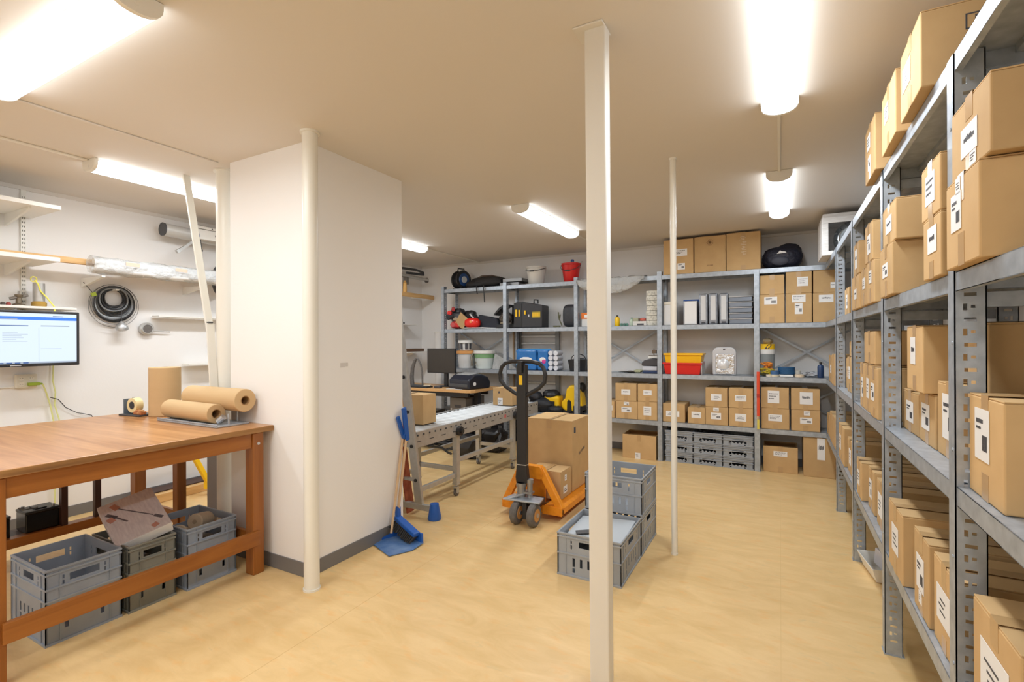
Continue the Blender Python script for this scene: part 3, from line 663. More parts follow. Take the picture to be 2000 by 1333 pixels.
MB().box(-.043, .043, -.1165, -.064, .44, .446).build('clip_wire', steel_m, pk)
carton('biggest cardboard box standing upright on the pallet truck forks', (-1.795, 4.225, .117), (.44, .42, .61), 0, st=(), grp='boxes on the pallet truck', lift=.004)
bgb = NB
sb_ = carton('low cardboard box in front on the pallet truck, two stickers on its side', (-1.725, 3.868, .117), (.30, .225, .23), 0, st=(), grp='boxes on the pallet truck', tape=True)
for (y0, y1, z0, z1) in ((-.03, .01, .14, .19), (-.06, .02, .04, .10)):
    MB().box(.1505, .1515, y0, y1, z0, z1, 0).box(.1515, .1519, y0+.008, y1-.01, z0+.015, z0+.022, 1).box(.1515, .1519, y0+.008, y1-.02, z0+.03, z0+.036, 1).build('label_sticker', [paper_m, ink_m], sb_)
bb_ = [o for o in bpy.data.objects if o.get('label', '').startswith('biggest cardboard')][0]
pm = MB(); pm.box(.2202, .221, -.17, -.13, .50, .55); pm.build('printed_symbol', mat('blue black print', (.04, .06, .10), .5), bb_)
pm = MB()
for k in range(7): pm.obox((.2206, -.05+k*.022, .30+k*.006), (.001, .012, .022), (14, 0, 0))
o = pm.build('printed_word', ink_m, bb_); o['kind'] = 'stuff'

# ------------------------------------------------------------------ broom, dustpan, ladder
dpn = thing('dustpan', 'long handled blue dustpan lying open on floor by the wall block', 'dustpan', (-2.355, 2.66, 0), -14)
b = MB(); b.add([(-.15, -.10, .004), (.12, -.14, .004), (.16, .02, .004), (.13, .13, .012), (-.11, .13, .012), (-.15, -.10, .009), (.12, -.14, .009), (.16, .02, .009), (.13, .13, .018), (-.11, .13, .018)],
      [(4, 3, 2, 1, 0), (5, 6, 7, 8, 9), (0, 1, 6, 5), (1, 2, 7, 6), (2, 3, 8, 7), (3, 4, 9, 8), (4, 0, 5, 9)])
b.build('pan', mat('dusty blue plastic', (.05, .14, .36), .5, noise=(14, 5, (.16, .26, .45), .35, .75)), dpn)
MB().add([(-.11, .12, .01), (.13, .12, .01), (.13, .135, .01), (-.11, .135, .01), (-.10, .125, .075), (.12, .125, .075), (.12, .14, .075), (-.10, .14, .075)], [(0, 3, 2, 1), (4, 5, 6, 7), (0, 1, 5, 4), (1, 2, 6, 5), (2, 3, 7, 6), (3, 0, 4, 7)]).add([(-.15, -.09, .008), (-.10, .14, .008), (-.10, .14, .07), (-.155, -.09, .008), (-.107, .143, .008), (-.107, .143, .07)], [(0, 1, 2), (5, 4, 3), (0, 2, 5, 3), (1, 4, 5, 2), (0, 3, 4, 1)]).build('pan_wall', blue_m, dpn)
def wpart(o, par):
    bpy.context.view_layer.update(); o.parent = par; o.matrix_parent_inverse = par.matrix_world.inverted(); return o
stick_m = mat('pale wooden handle', (.62, .44, .27), .5)
wpart(MB().tube([(-2.45, 2.715, .05), (-2.483, 2.885, .72)], .009, 10).build('handle_stick', stick_m, None, smooth=True), dpn)
wpart(MB().bar((-2.478, 2.887, .70), (-2.478, 2.82, .868), .030, .018, (1, 0, 0)).cyl((-2.470, 2.885, .715), (-2.458, 2.885, .715), .020, 14).build('hand_grip', blue_m, None, bevel=.004), dpn)
brm = thing('broom', 'blue headed broom with black bristles standing against wall block edge', 'broom', (-2.36, 2.90, .03))
A_ = Vector((-2.47, 2.80, .135)); B_ = Vector((-2.235, 2.735, .070)); dr = (B_-A_).normalized()
wpart(MB().bar(A_, B_, .055, .032, (0, 0, 1)).bar(A_+Vector((.01, .0, .0)), A_+Vector((-.002, .01, .075)), .034, .034, (0, 1, 0)).build('brush_head', blue_m, None, bevel=.007, seg=3), brm)
b = MB(); rs = random.Random(4); L_ = (B_-A_).length
for i in range(14):
    for j in (-1, 0, 1):
        p0 = A_+dr*(L_*(i+.4)/14)+Vector((0, j*.017, -.012)); p1 = A_+dr*(L_*(i+.4)/14+rs.uniform(-.004, .004))+Vector((-.022+rs.uniform(-.004, .004), -.030+j*.020, -.062+rs.uniform(-.008, .006)))
        b.cyl(p0, (p1.x, p1.y, max(p1.z, .022)), .006, 6, .0075)
o = wpart(b.build('bristle', black_m, None), brm); o['kind'] = 'stuff'
wpart(MB().tube([(-2.463, 2.805, .19), (-2.462, 2.90, .72)], .0105, 10).build('handle_stick', stick_m, None, smooth=True), brm)
wpart(MB().bar((-2.460, 2.905, .68), (-2.456, 2.862, .93), .038, .022, (1, 0, 0)).build('hand_grip', blue_m, None, bevel=.005), brm)
ld = thing('ladder', 'aluminium ladder with wide stabiliser foot leaning behind the wall block', 'ladder', (-2.85, 3.2, 0))
for x in (-.31, .27):
    MB().bar((x-.0, .0, .07), (x-.075, -.235, 2.0), .075, .028, (0, 1, 0)).build('stile', alu_m, ld, bevel=.004)
for k in range(6):
    z = .30+k*.28; t_ = (z-.07)/1.93
    MB().box(-.30-.075*t_, .26-.075*t_, -.235*t_-.012, -.235*t_+.018, z-.012, z+.012).build('rung', alu_m, ld, bevel=.002)
    MB().cyl((.27-.075*t_, -.235*t_-.022, z), (.27-.075*t_, -.235*t_-.0145, z), .014, 12).build('rung_plug', black_m, ld)
MB().box(-.52, .44, -.02, .012, .055, .105).build('stabiliser_bar', alu_m, ld, bevel=.004)
for x in (-.50, .42):
    MB().lathe([(.052, 0), (.055, .012), (.036, .11), (.034, .125)], (x, -.005, .001), 18).build('rubber_foot', blue_m, ld, smooth=True, label='blue plastic foot')
tag(MB().bar((-2.715, 3.245, .003), (-2.735, 3.05, 1.2), .012, .09, (0, 1, 0)).build('red_board', mat('red brown board', (.28, .055, .025), .55, noise=(20, 4, (.45, .12, .06), .4, .7))), 'narrow red brown board leaning behind the aluminium ladder', 'board')

# ------------------------------------------------------------------ packing things on the worktable
def roll_parts(t, R_, L_, core=.022, ax='z', mm=kraft_m):
    b = MB(); pr = [(core, 0), (R_-.003, 0), (R_, .003), (R_, L_-.003), (R_-.003, L_), (core, L_)]
    b.lathe(pr, n=40, ax=ax, caps=False).build('paper', mm, t, smooth=True)
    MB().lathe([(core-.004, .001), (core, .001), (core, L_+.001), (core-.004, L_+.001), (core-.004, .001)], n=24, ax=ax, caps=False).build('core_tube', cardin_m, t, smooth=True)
TZ = .9005
pr1 = thing('paper_roll', 'upright roll of brown kraft paper standing on the worktable', 'paper roll', (-3.90, 1.965, TZ)); roll_parts(pr1, .098, .345)
st_ = thing('roll_dispenser', 'grey steel cutter stand holding two lying kraft paper rolls', 'dispenser', (-3.32, 1.89, TZ), 0)
MB().box(-.345, .325, -.095, .115, 0, .012).box(-.345, .325, -.095, -.088, .012, .022).build('base_plate', zinc_m, st_, bevel=.003)
MB().cyl((.225, .10, .012), (.225, .10, .14), .005, 8).cyl((.215, .09, .135), (.30, .115, .135), .007, 8).cyl((.12, .02, .13), (.28, .10, .14), .006, 8).box(.205, .245, .088, .112, .125, .148).build('tension_arm', steel_m, st_, smooth=True)
MB().cyl((-.29, .03, .012), (-.29, .03, .09), .005, 8).cyl((.29, .0, .012), (.29, .0, .075), .006, 8).cyl((.255, -.045, .03), (.29, -.03, .06), .018, 10).build('roll_bracket', steel_m, st_)
def lying(label, loc, r_, L_, rz):
    t = thing('paper_roll', label, 'paper roll', loc, rz); roll_parts(t, r_, L_, r_*.42 if r_ < .06 else .03, 'x'); return t
lying('slimmer front roll of kraft paper lying on the cutter stand', (-3.66, 1.875, TZ+.0745), .060, .56, -2)
lying('fatter back roll of kraft paper lying on the cutter stand', (-3.56, 1.965, TZ+.155), .072, .60, -1)
td = thing('tape_dispenser', 'grey bench tape dispenser with cream tape roll beside upright roll', 'tape dispenser', (-4.06, 1.87, TZ), 8)
MB().box(-.12, .10, -.06, .06, 0, .012).build('base_plate', dkgrey_m, td, bevel=.003)
MB().prism([(-.115, .012), (-.115, .12), (-.09, .12), (-.02, .03), (-.02, .012)], 'y', .03, .036).box(-.115, -.108, -.03, .036, .012, .115).build('side_frame', mat('slate grey steel', (.13, .16, .19), .45), td, bevel=.002)
MB().lathe([(.028, -.024), (.052, -.024), (.052, .024), (.028, .024), (.028, -.024)], (-.01, -.015, .075), 26, ax='y', caps=False).build('tape_roll', mat('cream tape', (.78, .66, .36), .4), td, smooth=True)
MB().lathe([(.0, -.025), (.027, -.025), (.027, .025), (.0, .025)], (-.01, -.015, .075), 18, ax='y').build('tape_hub', black_m, td, smooth=True)
MB().box(.02, .10, -.05, -.01, .012, .035).box(.03, .09, -.045, -.015, .035, .045).build('wood_block', mat('scorched wood block', (.62, .34, .15), .5, noise=(30, 3, (.40, .14, .05), .4, .6)), td, bevel=.004)

# ------------------------------------------------------------------ things under the worktable
pb = thing('picture_carton', 'flat printed carton with cutlery-like picture tilted across olive crate', 'carton', (-3.23, 1.475, .395), rot=(R(16), R(24), R(-8)))
MB().box(-.175, .175, -.13, .13, 0, .062).build('carton_body', mat('grey printed board', (.46, .41, .42), .5, noise=(18, 5, (.58, .53, .52), .3, .7), stretch=(1, 5, 1)), pb, bevel=.003)
b = MB()
b.bar((-.10, -.05, .0632), (.06, .075, .0632), .006, .0008, (0, 0, 1)).obox((.085, .092, .0632), (.05, .018, .001), (0, 0, 36)).obox((-.02, -.065, .0632), (.11, .008, .001), (0, 0, 30)).obox((-.06, -.09, .0632), (.06, .02, .001), (0, 0, 35))
b.build('printed_picture', mat('picture ink', (.10, .09, .10), .5), pb)
MB().obox((-.12, -.06, .0633), (.05, .03, .001), (0, 0, 20)).obox((-.03, -.10, .0633), (.04, .03, .001), (0, 0, 20)).obox((.14, .06, .0633), (.03, .03, .001), (0, 0, 20)).build('printed_detail', mat('rust ink', (.42, .20, .15), .5), pb)
MB().box(.1752, .1762, -.128, .128, .002, .06).build('side_label', paper_m, pb)
for lab, c, rr_, L_, ea in (('short fat beige cylinder lying on top in grey crate', (-3.17, 1.80, .315), .048, .13, (0, 78, -62)), ('beige cylinder half sunk in the grey crate near the carton', (-3.16, 1.68, .27), .048, .12, (0, 62, -50))):
    t = thing('paper_core', lab, 'paper roll', c, rot=tuple(R(a) for a in ea))
    MB().lathe([(.012, -L_/2), (rr_-.006, -L_/2), (rr_, -L_/2+.006), (rr_, L_/2-.006), (rr_-.006, L_/2), (.012, L_/2)], n=28).build('roll_body', mat('beige felt', (.45, .37, .27), .85), t, smooth=True)
    MB().lathe([(.013, -L_/2-.001), (.013, L_/2+.001)], n=12).build('roll_centre', mat('shaded felt', (.30, .24, .17), .85), t, smooth=True)
fill_m = mat('grey dusty packing', (.30, .29, .28), .9, noise=(14, 4, (.16, .155, .15), .4, .6))
for lab, c, sz in (('dark rumpled filling inside the olive grey crate', (-3.20, 1.45, .10), (.17, .10, .12)), ('dark rumpled filling in the grey crate beneath paper rolls', (-3.18, 1.76, .10), (.17, .125, .13))):
    tag(MB().ell(c, sz, 16, 8, lump=.18, seed=3, pw=.6).build('packing_filler', fill_m, smooth=True), lab, 'packing filler')
for lab, c, rz in (('black car battery on the rear rail side under the worktable', (-4.31, 1.40, .205), 0), ('second black battery mostly hidden by the front table leg', (-4.31, 1.16, .205), 0)):
    t = thing('battery', lab, 'battery', c, rz, 'batteries under the worktable')
    MB().box(-.075, .075, -.085, .085, 0, .12).build('battery_case', mat('glossy black plastic', (.008, .008, .01), .18), t, bevel=.006)
    MB().box(-.077, .077, -.087, .087, .12, .135).box(-.05, .05, -.03, .03, .135, .142).build('battery_lid', black_m, t, bevel=.003)
    MB().cyl((-.05, -.06, .135), (-.05, -.06, .15), .009, 10).cyl((.05, .06, .135), (.05, .06, .15), .009, 10).build('terminal', steel_m, t, smooth=True)
    MB().tube([(-.06, -.07, .14), (-.02, -.09, .15), (.03, -.08, .145), (.06, -.02, .15)], .004, 6).build('carry_strap', rubber_m, t, smooth=True)
tag(MB().box(-4.42, -4.20, 1.05, 1.52, .19, .2035).build('ledge_board', darkwood_m, bevel=.002), 'dark ledge board carrying the two black batteries', 'board')
# timber and yellow clamp behind the table
tp = thing('timber_bundle', 'pale timber offcuts lying on floor behind the worktable legs', 'timber', (-4.93, 2.62, 0))
MB().box(-.09, .09, -.36, .55, .001, .075).build('timber_beam', pine_m, tp, bevel=.003)
MB().box(-.16, .02, -.30, .60, .077, .084).build('timber_sheet', darkwood_m, tp, bevel=.001)
yc = thing('yellow_clamp', 'yellow angled steel arm standing behind the worktable leg', 'clamp', (-4.70, 2.70, 0))
MB().bar((-.02, -.11, .44), (.02, .03, .11), .045, .04, (0, 1, 0)).bar((-.02, -.11, .43), (-.09, .04, .43), .04, .035).obox((.02, .045, .10), (.075, .09, .075), (0, 0, 20)).build('yellow_arm', yellow_m, yc, bevel=.006)
MB().cyl((.02, .045, .0), (.02, .045, .07), .008, 8).cyl((-.09, .04, .43), (-.09, .26, .43), .012, 10).cyl((.02, .045, .0), (.02, .045, .01), .03, 12).build('steel_pin', steel_m, yc)
tag(MB().box(-3.64, -3.46, 2.11, 2.13, .0, .86).build('side_board', mat('grey laminate', (.36, .38, .40), .5), bevel=.002), 'narrow grey board upright between table leg and thick pipe', 'panel')

# ------------------------------------------------------------------ left wall: shelves, monitor, socket
WX = XL
def wshelf(label, y0, y1, z, dep, th_=.022, braces=(), m=white_m, name='wall_shelf'):
    t = thing(name, label, 'shelf', (WX, (y0+y1)/2, z), grp_none) if False else thing(name, label, 'shelf', (WX+.001, (y0+y1)/2, z))
    MB().box(0.02, dep, -(y1-y0)/2, (y1-y0)/2, -th_, 0).build('shelf_board', m, t, bevel=.002)
    for y in braces:
        MB().prism([(.012, -th_), (dep*.86, -th_), (dep*.86, -th_-.016), (.03, -th_-.085), (.012, -th_-.085)], 'y', y-(y0+y1)/2-.008, y-(y0+y1)/2+.008).build('shelf_bracket', white_m, t, bevel=.001)
    return t
wshelf('upper white wall shelf on bracket above the wall monitor', .55, 1.63, 2.42, .52, .03, (1.48, .8))
wshelf('middle white wall shelf carrying a long pine plank', .55, 1.63, 2.045, .50, .03, (1.48, .8))
wshelf('lower white wall shelf just above the monitor with small fittings', .55, 1.83, 1.70, .22, .018, (1.48,))
wr = thing('slotted_rail', 'white slotted shelf rail running up the wall behind monitor', 'rail', (WX+.001, 1.565, 1.62))
b = MB().plate(.03, .98, .004, [(.006, .011, z*.032+.02, z*.032+.034) for z in range(29)]+[(.019, .024, z*.032+.02, z*.032+.034) for z in range(29)], (.012, 0, 0), (0, 1, 0), (0, 0, 1))
b.box(.0, .012, 0, .003, 0, .98).box(.0, .012, .027, .03, 0, .98); b.build('rail_face', white_m, wr)
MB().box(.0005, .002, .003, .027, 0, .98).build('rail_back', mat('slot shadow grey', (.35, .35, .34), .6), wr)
pl = thing('pine_plank', 'long pine plank lying along the wall shelf and brackets', 'plank', (-4.90, 2.0, 2.05))
MB().box(-.03, .02, -1.55, 1.4, 0, .045).build('plank_body', pine_m, pl, bevel=.002)
for y in (-.35, .55, -.9): MB().ell((.0205, y, .02), (.002, .012, .008), 10, 6).build('wood_knot', mat('knot brown', (.28, .12, .04), .6), pl, smooth=True)
pl2 = thing('pine_plank', 'second pine batten whose end shows behind the plastic wrapped bundle', 'plank', (-4.99, 2.95, 2.05))
MB().box(-.02, .02, -.75, .9, 0, .05).build('plank_body', pine_m, pl2, bevel=.002)
fb = thing('wrapped_bundle', 'bundle of tubes wrapped in white plastic film on the wall brackets', 'bundle', (-4.80, 2.5, 2.0))
rs = random.Random(9)
for k, (dx, dz, rr_) in enumerate(((0, .075, .034), (.03, .02, .036), (-.05, .02, .036))):
    pts = [(dx, -.60+i*.12, dz+rs.uniform(-.006, .006)) for i in range(11)]
    MB().tube(pts, [rr_*(.7 if i in (0, 10) else 1+rs.uniform(-.08, .08)) for i in range(11)], 12).build('wrapped_tube', mat('milky film', (.78, .79, .80), .3, bump=(22, .5, .01)), fb, smooth=True)
b = MB(); n = 14; ri = []
for i in range(n+1):
    y = -.62+i*1.24/n; ri.append([(.075*math.cos(a)*(1+rs.uniform(-.12, .12)), y, .045+.07*math.sin(a)*(1+rs.uniform(-.12, .12))) for a in [2*math.pi*j/14 for j in range(14)]])
b.ring(ri, caps=False).build('plastic_wrap', film_m, fb, smooth=True)
for y, in ((-.36,), (.02,)): MB().obox((.078, y, .07), (.002, .10, .03), (0, 0, 0)).build('faded_print', mat('faded orange print', (.75, .50, .38), .5), fb)
for y in (1.95, 2.75, 3.1):
    tag(MB().prism([(.0, -.0), (.36, 0), (.36, -.012), (.03, -.07), (0, -.07)], 'y', -.012, .012).build('wall_bracket', white_m, bevel=.001), {1.95: 'white bracket holding the near end of wrapped bundle', 2.75: 'white bracket under the middle of the wrapped bundle', 3.1: 'white bracket beyond the wrapped bundle near thick pipe'}[y], 'bracket')
    bpy.data.objects[[o.name for o in bpy.data.objects if o.name.startswith('wall_bracket')][-1]].location = (WX+.001, y, 1.96 if y < 2 else 1.96)
# cable coil
cc = thing('cable_coil', 'thick coil of black and grey cable hanging on wall under the bundle', 'cable', (WX+.05, 2.15, 1.81))
rs = random.Random(12)
mats_ = [black_m, mat('grey cable', (.20, .21, .22), .4), dkgrey_m, mat('bright cable sheath', (.42, .44, .45), .35)]
for k in range(15):
    r_ = .075+.0052*k; ox = rs.uniform(-.018, .03); oy = rs.uniform(-.010, .010); oz = -.004*k*.9+rs.uniform(-.006, .004)
    pts = [(ox+.006*math.sin(3*a), oy+r_*1.05*math.sin(a), oz+r_*math.cos(a)*(1+.04*math.sin(a*2+k))) for a in [2*math.pi*j/28 for j in range(28)]]
    MB().tube(pts, .0065 if k % 3 else .0085, 6, closed=True).build('cable_loop', mats_[(0, 2, 1, 0, 3, 1, 0)[k % 7]], cc, smooth=True)
for r_, oz in ((.172, -.055), (.185, -.068)):
    MB().tube([(.01, r_*math.sin(a), oz+r_*math.cos(a)) for a in [2*math.pi*j/30 for j in range(30)]], .0018, 5, closed=True).build('thin_wire', dkgrey_m, cc, smooth=True)
MB().bar((.02, -.22, .115), (.02, -.155, .03), .006, .004).build('loose_end', black_m, cc)
MB().obox((.02, -.15, .02), (.025, .03, .03), (20, 0, 0)).build('cable_tie', mat('lime plastic', (.45, .60, .05), .4), cc)
MB().box(-.05, .07, -.012, .012, .062, .074).build('hanging_hook', white_m, cc)
hl = thing('funnel_lamp', 'small steel bell shaped fitting hanging on wire below cable coil', 'fitting', (WX+.09, 2.19, 1.56))
MB().lathe([(.008, .05), (.012, .045), (.035, .02), (.046, -.005), (.04, -.03), (.012, -.038)], n=20).build('bell_body', steel_m, hl, smooth=True)
MB().tube([(0, 0, .05), (.003, 0, .12), (0, -.004, .20)], .003, 6).build('hanging_wire', dkgrey_m, hl, smooth=True)
MB().obox((.012, .03, -.01), (.02, .03, .03), (20, 0, 30)).build('spring_clip', steel_m, hl)
wshelf('thin white ledge on the wall left of the diagonal brace', 2.46, 3.2, 1.672, .14, .014)
wshelf('short white ledge at the wall lower right behind thick pipe', 2.72, 3.2, 1.217, .14, .014)
wm = thing('wall_valve', 'round grey metal gauge with short rod fixed on the wall', 'gauge', (WX+.012, 2.41, 1.55))
MB().lathe([(.0, .0), (.056, 0), (.056, .035), (.046, .045), (0, .045)], n=24, ax='x').build('gauge_body', alu_m, wm, smooth=True)
MB().lathe([(.0, .045), (.038, .045), (.036, .050), (0, .05)], n=20, ax='x').build('gauge_face', rubber_m, wm, smooth=True)
MB().cyl((.02, .05, -.02), (.02, .20, -.025), .006, 8).build('rod', steel_m, wm)
# monitor
mo = thing('wall_monitor', 'black framed monitor on the left wall showing blue and white page', 'monitor', (-4.88, 1.475, 1.25))
MB().box(-.03, 0, -.365, .365, 0, .415).build('monitor_case', black_m, mo, bevel=.006)
MB().box(-.05, -.03, -.16, .16, .08, .33).box(-.22, -.05, -.04, .04, .17, .25).build('wall_mount', dkgrey_m, mo, bevel=.004)
def scr(c, s_): return mat('screen %s' % (c,), (.02, .02, .02), .25, emit=c, es=s_)
SW = scr((.70, .82, 1.0), .95); SB = scr((.03, .22, .85), .9); SG = scr((.42, .50, .62), .8); SD = scr((.02, .10, .35), .8)
sc_ = MB().box(0, .0012, -.345, .345, .022, .395).build('screen', SW, mo)
b = MB()
b.box(.0014, .0018, -.345, .345, .345, .368, 0); b.box(.0014, .0018, -.345, .345, .022, .034, 1)
for k in range(9): b.box(.0020, .0023, -.33+k*.045, -.30+k*.045, .024, .032, 3)
b.box(.0020, .0023, -.34, .0, .347, .353, 2); b.box(.0020, .0023, .2, .26, .372, .378, 3)
b.box(.0014, .0018, -.33, .06, .298, .304, 3).box(.0014, .0018, .13, .30, .298, .306, 1)
rs = random.Random(5)
for c0, c1, r0, r1 in ((-.33, -.24, .05, .28), (-.20, -.11, .10, .27), (-.08, .06, .18, .25), (.13, .28, .12, .13)):
    z = r1
    while z > r0: b.box(.0014, .0018, c0, c0+(c1-c0)*rs.uniform(.4, 1), z, z+.0025, 2); z -= .013
b.box(.0014, .0018, .118, .1195, .035, .29, 2)
b.build('screen_page', [SB, SG, SG, SD], mo)
MB().box(.0002, .001, -.04, .02, .006, .013).build('maker_mark', mat('silver print', (.5, .5, .5), .4), mo)
so = thing('wall_socket', 'cream double wall socket with green plug under the monitor', 'socket', (WX+.001, 1.585, 1.085))
MB().box(0, .038, -.06, .065, -.005, .10).build('socket_box', cream_m, so, bevel=.006)
for y, z in ((-.028, .025), (-.028, .07), (.03, .07)):
    MB().lathe([(.0, .036), (.020, .036), (.022, .042), (.018, .042), (.016, .0395), (0, .0395)], (0, y, z), 20, ax='x').build('socket_outlet', cream_m, so, smooth=True)
    MB().cyl((.037, y-.007, z), (.0402, y-.007, z), .0025, 8).cyl((.037, y+.007, z), (.0402, y+.007, z), .0025, 8).build('socket_hole', ink_m, so)
MB().box(.036, .075, .005, .07, .012, .035).cyl((.055, .07, .023), (.055, .09, .020), .008, 8).build('green_plug', mat('lime green plastic', (.30, .42, .03), .4), so, bevel=.004)
MB().box(0, .014, -1.2, -.06, .0, .012).build('cable_trunking', white_m, so, bevel=.002)
yel_c = mat('pale yellow cable', (.72, .74, .32), .45)
tag(MB().tube([(WX+.058, 1.675, 1.105), (WX+.05, 1.70, 1.03), (WX+.03, 1.73, .93), (WX+.03, 1.75, .80), (WX+.03, 1.76, .5), (WX+.04, 1.75, .02)], .0055, 8).build('cable', yel_c, smooth=True), 'pale yellow cable curving down from the green plug', 'cable')
tag(MB().tube([(WX+.02, 1.755, 1.35), (WX+.02, 1.75, 1.12), (WX+.02, 1.765, 1.03), (WX+.02, 1.76, .93), (WX+.02, 1.79, .80), (WX+.02, 1.80, .4), (WX+.03, 1.80, .02)], .005, 8).build('cable', yel_c, smooth=True), 'yellow cable dropping straight down from the monitor edge', 'cable')
tag(MB().tube([(WX+.055, 1.72, .995), (WX+.03, 1.78, .97), (WX+.02, 1.83, .90), (WX+.02, 1.90, .85), (WX+.02, 2.0, .815), (WX+.02, 2.05, .72)], .0032, 6).build('cable', black_m, smooth=True), 'thin black cable arching down behind the worktable', 'cable')
# small things on the lower wall shelf
fi = thing('metal_fitting', 'dark cast metal fitting standing on the lower wall shelf', 'fitting', (WX+.12, 1.52, 1.702))
MB().lathe([(.035, 0), (.036, .012), (.018, .02), (.016, .06), (.024, .07), (.024, .085)], n=14).build('fitting_body', mat('tarnished brass', (.22, .18, .13), .4, metal=.7), fi, smooth=True)
MB().cyl((0, -.05, .05), (0, .05, .085), .012, 10).cyl((0, .0, .085), (0, .0, .11), .006, 8).build('fitting_arm', mat('tarnished steel', (.30, .28, .26), .4, metal=.7), fi)
cup = thing('steel_canister', 'clear and steel canister with yellow cord on the wall shelf', 'canister', (WX+.12, 1.635, 1.702))
MB().lathe([(.034, .0), (.036, .04), (.036, .18), (.033, .18), (.033, .045)], n=22).build('canister_body', alu_m, cup, smooth=True)
MB().lathe([(.042, 0), (.046, .01), (.046, .03), (.036, .04)], n=20).build('canister_base', mat('amber plastic', (.45, .27, .05), .35), cup, smooth=True)
MB().tube([(.03, -.035, .20), (.045, -.02, .17), (.04, -.005, .12), (.05, .03, .07), (.05, .055, .03), (.09, .06, .0), (.105, .06, -.06)], .005, 8).tube([(.03+.0*math.cos(a), -.04+.018*math.cos(a), .205+.02*math.sin(a)) for a in [k*.63 for k in range(10)]], .004, 6, closed=True).build('yellow_cord', mat('bright yellow cord', (.85, .80, .12), .5), cup, smooth=True)
for y, c in ((1.40, (.18, .05, .04)), (1.43, (.10, .08, .07)), (1.46, (.35, .06, .05))):
    t = tag(MB().lathe([(.012, 0), (.014, .004), (.014, .018), (.008, .024)], (WX+.13, y, 1.702), 12).build('cap_nut', mat('cap %s' % y, c, .4), smooth=True), {1.40: 'dark red threaded cap on the wall shelf, farthest from the canister', 1.43: 'brown threaded cap in the middle of three on the wall shelf', 1.46: 'red threaded cap nearest the cast metal fitting on the shelf'}[y], 'cap', 'threaded caps on the wall shelf')
# overhead projector-like device hung high on the wall
pj = thing('folded_tool_stand', 'folded grey and white steel tool stand hung high on left wall', 'tool stand', (WX+.17, 2.75, 2.46))
MB().cyl((0, -.27, 0), (0, .5, -.02), .058, 18, m=0).cyl((0, -.275, 0), (0, -.262, 0), .061, 18, m=1).build('main_tube', [mat('satin grey tube', (.62, .62, .60), .35, metal=.3), dkgrey_m], pj, smooth=True)
MB().box(.02, .10, -.02, .5, -.05, .045).box(.02, .10, -.03, .5, .05, .075).build('top_rail', white_m, pj, bevel=.005)
MB().obox((.06, -.02, .02), (.10, .02, .12), (14, 0, 0)).build('end_bracket', mat('blue grey plastic', (.16, .18, .32), .4), pj, bevel=.006)
MB().bar((.07, -.02, -.06), (.09, -.18, -.19), .022, .022).obox((.09, -.185, -.195), (.03, .035, .03), (40, 0, 0)).build('folding_leg', alu_m, pj)
MB().cyl((.06, .02, -.05), (.07, .03, -.14), .016, 10, .010).ell((.07, .03, -.155), (.018, .018, .018), 10, 8).build('lock_lever', dkgrey_m, pj, smooth=True)
MB().bar((.10, .36, -.13), (.10, .24, -.24), .028, .02).bar((.08, .40, -.08), (.09, .27, -.16), .02, .02).build('folding_leg', dkgrey_m, pj)
MB().cyl((.101, .16, -.0), (.104, .16, .0), .012, 10).cyl((.101, .12, .062), (.104, .12, .062), .006, 8).build('rail_screw', dkgrey_m, pj)
hs_ = thing('hanging_hose', 'grey hose loop hanging beside the thick pipe on left wall', 'hose', (WX+.14, 3.05, 2.05))
MB().tube([(0, .03*math.cos(a)*3.2, .16*math.sin(a)) for a in [k*.35 for k in range(18)]], .016, 8, closed=True).build('hose_loop', dkgrey_m, hs_, smooth=True)
MB().box(-.135, .02, .05, .07, .15, .165).build('hose_hook', white_m, hs_)
# far part of the left wall
rt_ = thing('clamp_rack', 'folded steel trestle with wheels hung high in the far corner', 'trestle', (WX+.22, 5.75, 2.40))
MB().cyl((0, -.25, .0), (.05, .42, -.02), .02, 10).cyl((.06, -.25, .0), (.10, .42, -.02), .02, 10).build('trestle_tube', alu_m, rt_, smooth=True)
MB().tube([(.03, -.25, .10), (.05, .2, .11), (.06, .36, .085), (.05, .38, .06), (.03, .0, .045)], .018, 8).build('bent_bar', dkgrey_m, rt_, smooth=True)
MB().lathe([(.0, -.012), (.04, -.012), (.04, .012), (0, .012)], (.09, .40, -.03), 16, ax='x').build('small_wheel', rubber_m, rt_, smooth=True)
MB().box(-.02, .05, -.2, -.12, -.16, -.02).box(.0, .06, -.04, .02, -.13, -.02).build('steel_bracket', mat('worn bracket', (.24, .22, .20), .5, metal=.5), rt_, bevel=.004)
MB().box(-.21, -.0, -.1, -.08, -.03, -.01).build('wall_arm', white_m, rt_)
cd = thing('pine_plank', 'pine rail fixed along far left wall near the back rack', 'plank', (-4.86, 5.85, 2.09))
MB().box(-.02, .02, -.75, .53, 0, .062).build('plank_body', pine_m, cd, bevel=.002)
MB().box(-.255, -.02, -.5, -.46, .01, .05).box(-.255, -.02, .3, .34, .01, .05).build('support_arm', white_m, cd)
tag(MB().lathe([(.03, 0), (.03, .06), (.028, .07), (.028, .14), (.015, .15), (.015, .17)], (-4.86, 5.70, 2.153), 16).build('glue_bottle', mat('orange and white bottle', (.75, .42, .10), .4), smooth=True), 'small orange capped bottle on the far pine rail', 'bottle')
wshelf('narrow white shelf low in the far left corner', 5.2, 6.02, 1.685, .22, .012)
wshelf('cream shelf behind the desk in the far left corner', 5.2, 6.2, 1.27, .28, .02, (5.9,))
tag(MB().box(-5.06, -4.88, 5.3, 6.17, 1.272, 1.315).build('wood_offcut', mat('dark wood strip', (.12, .06, .03), .6), bevel=.002), 'dark wooden strip lying on the cream corner shelf', 'strip')
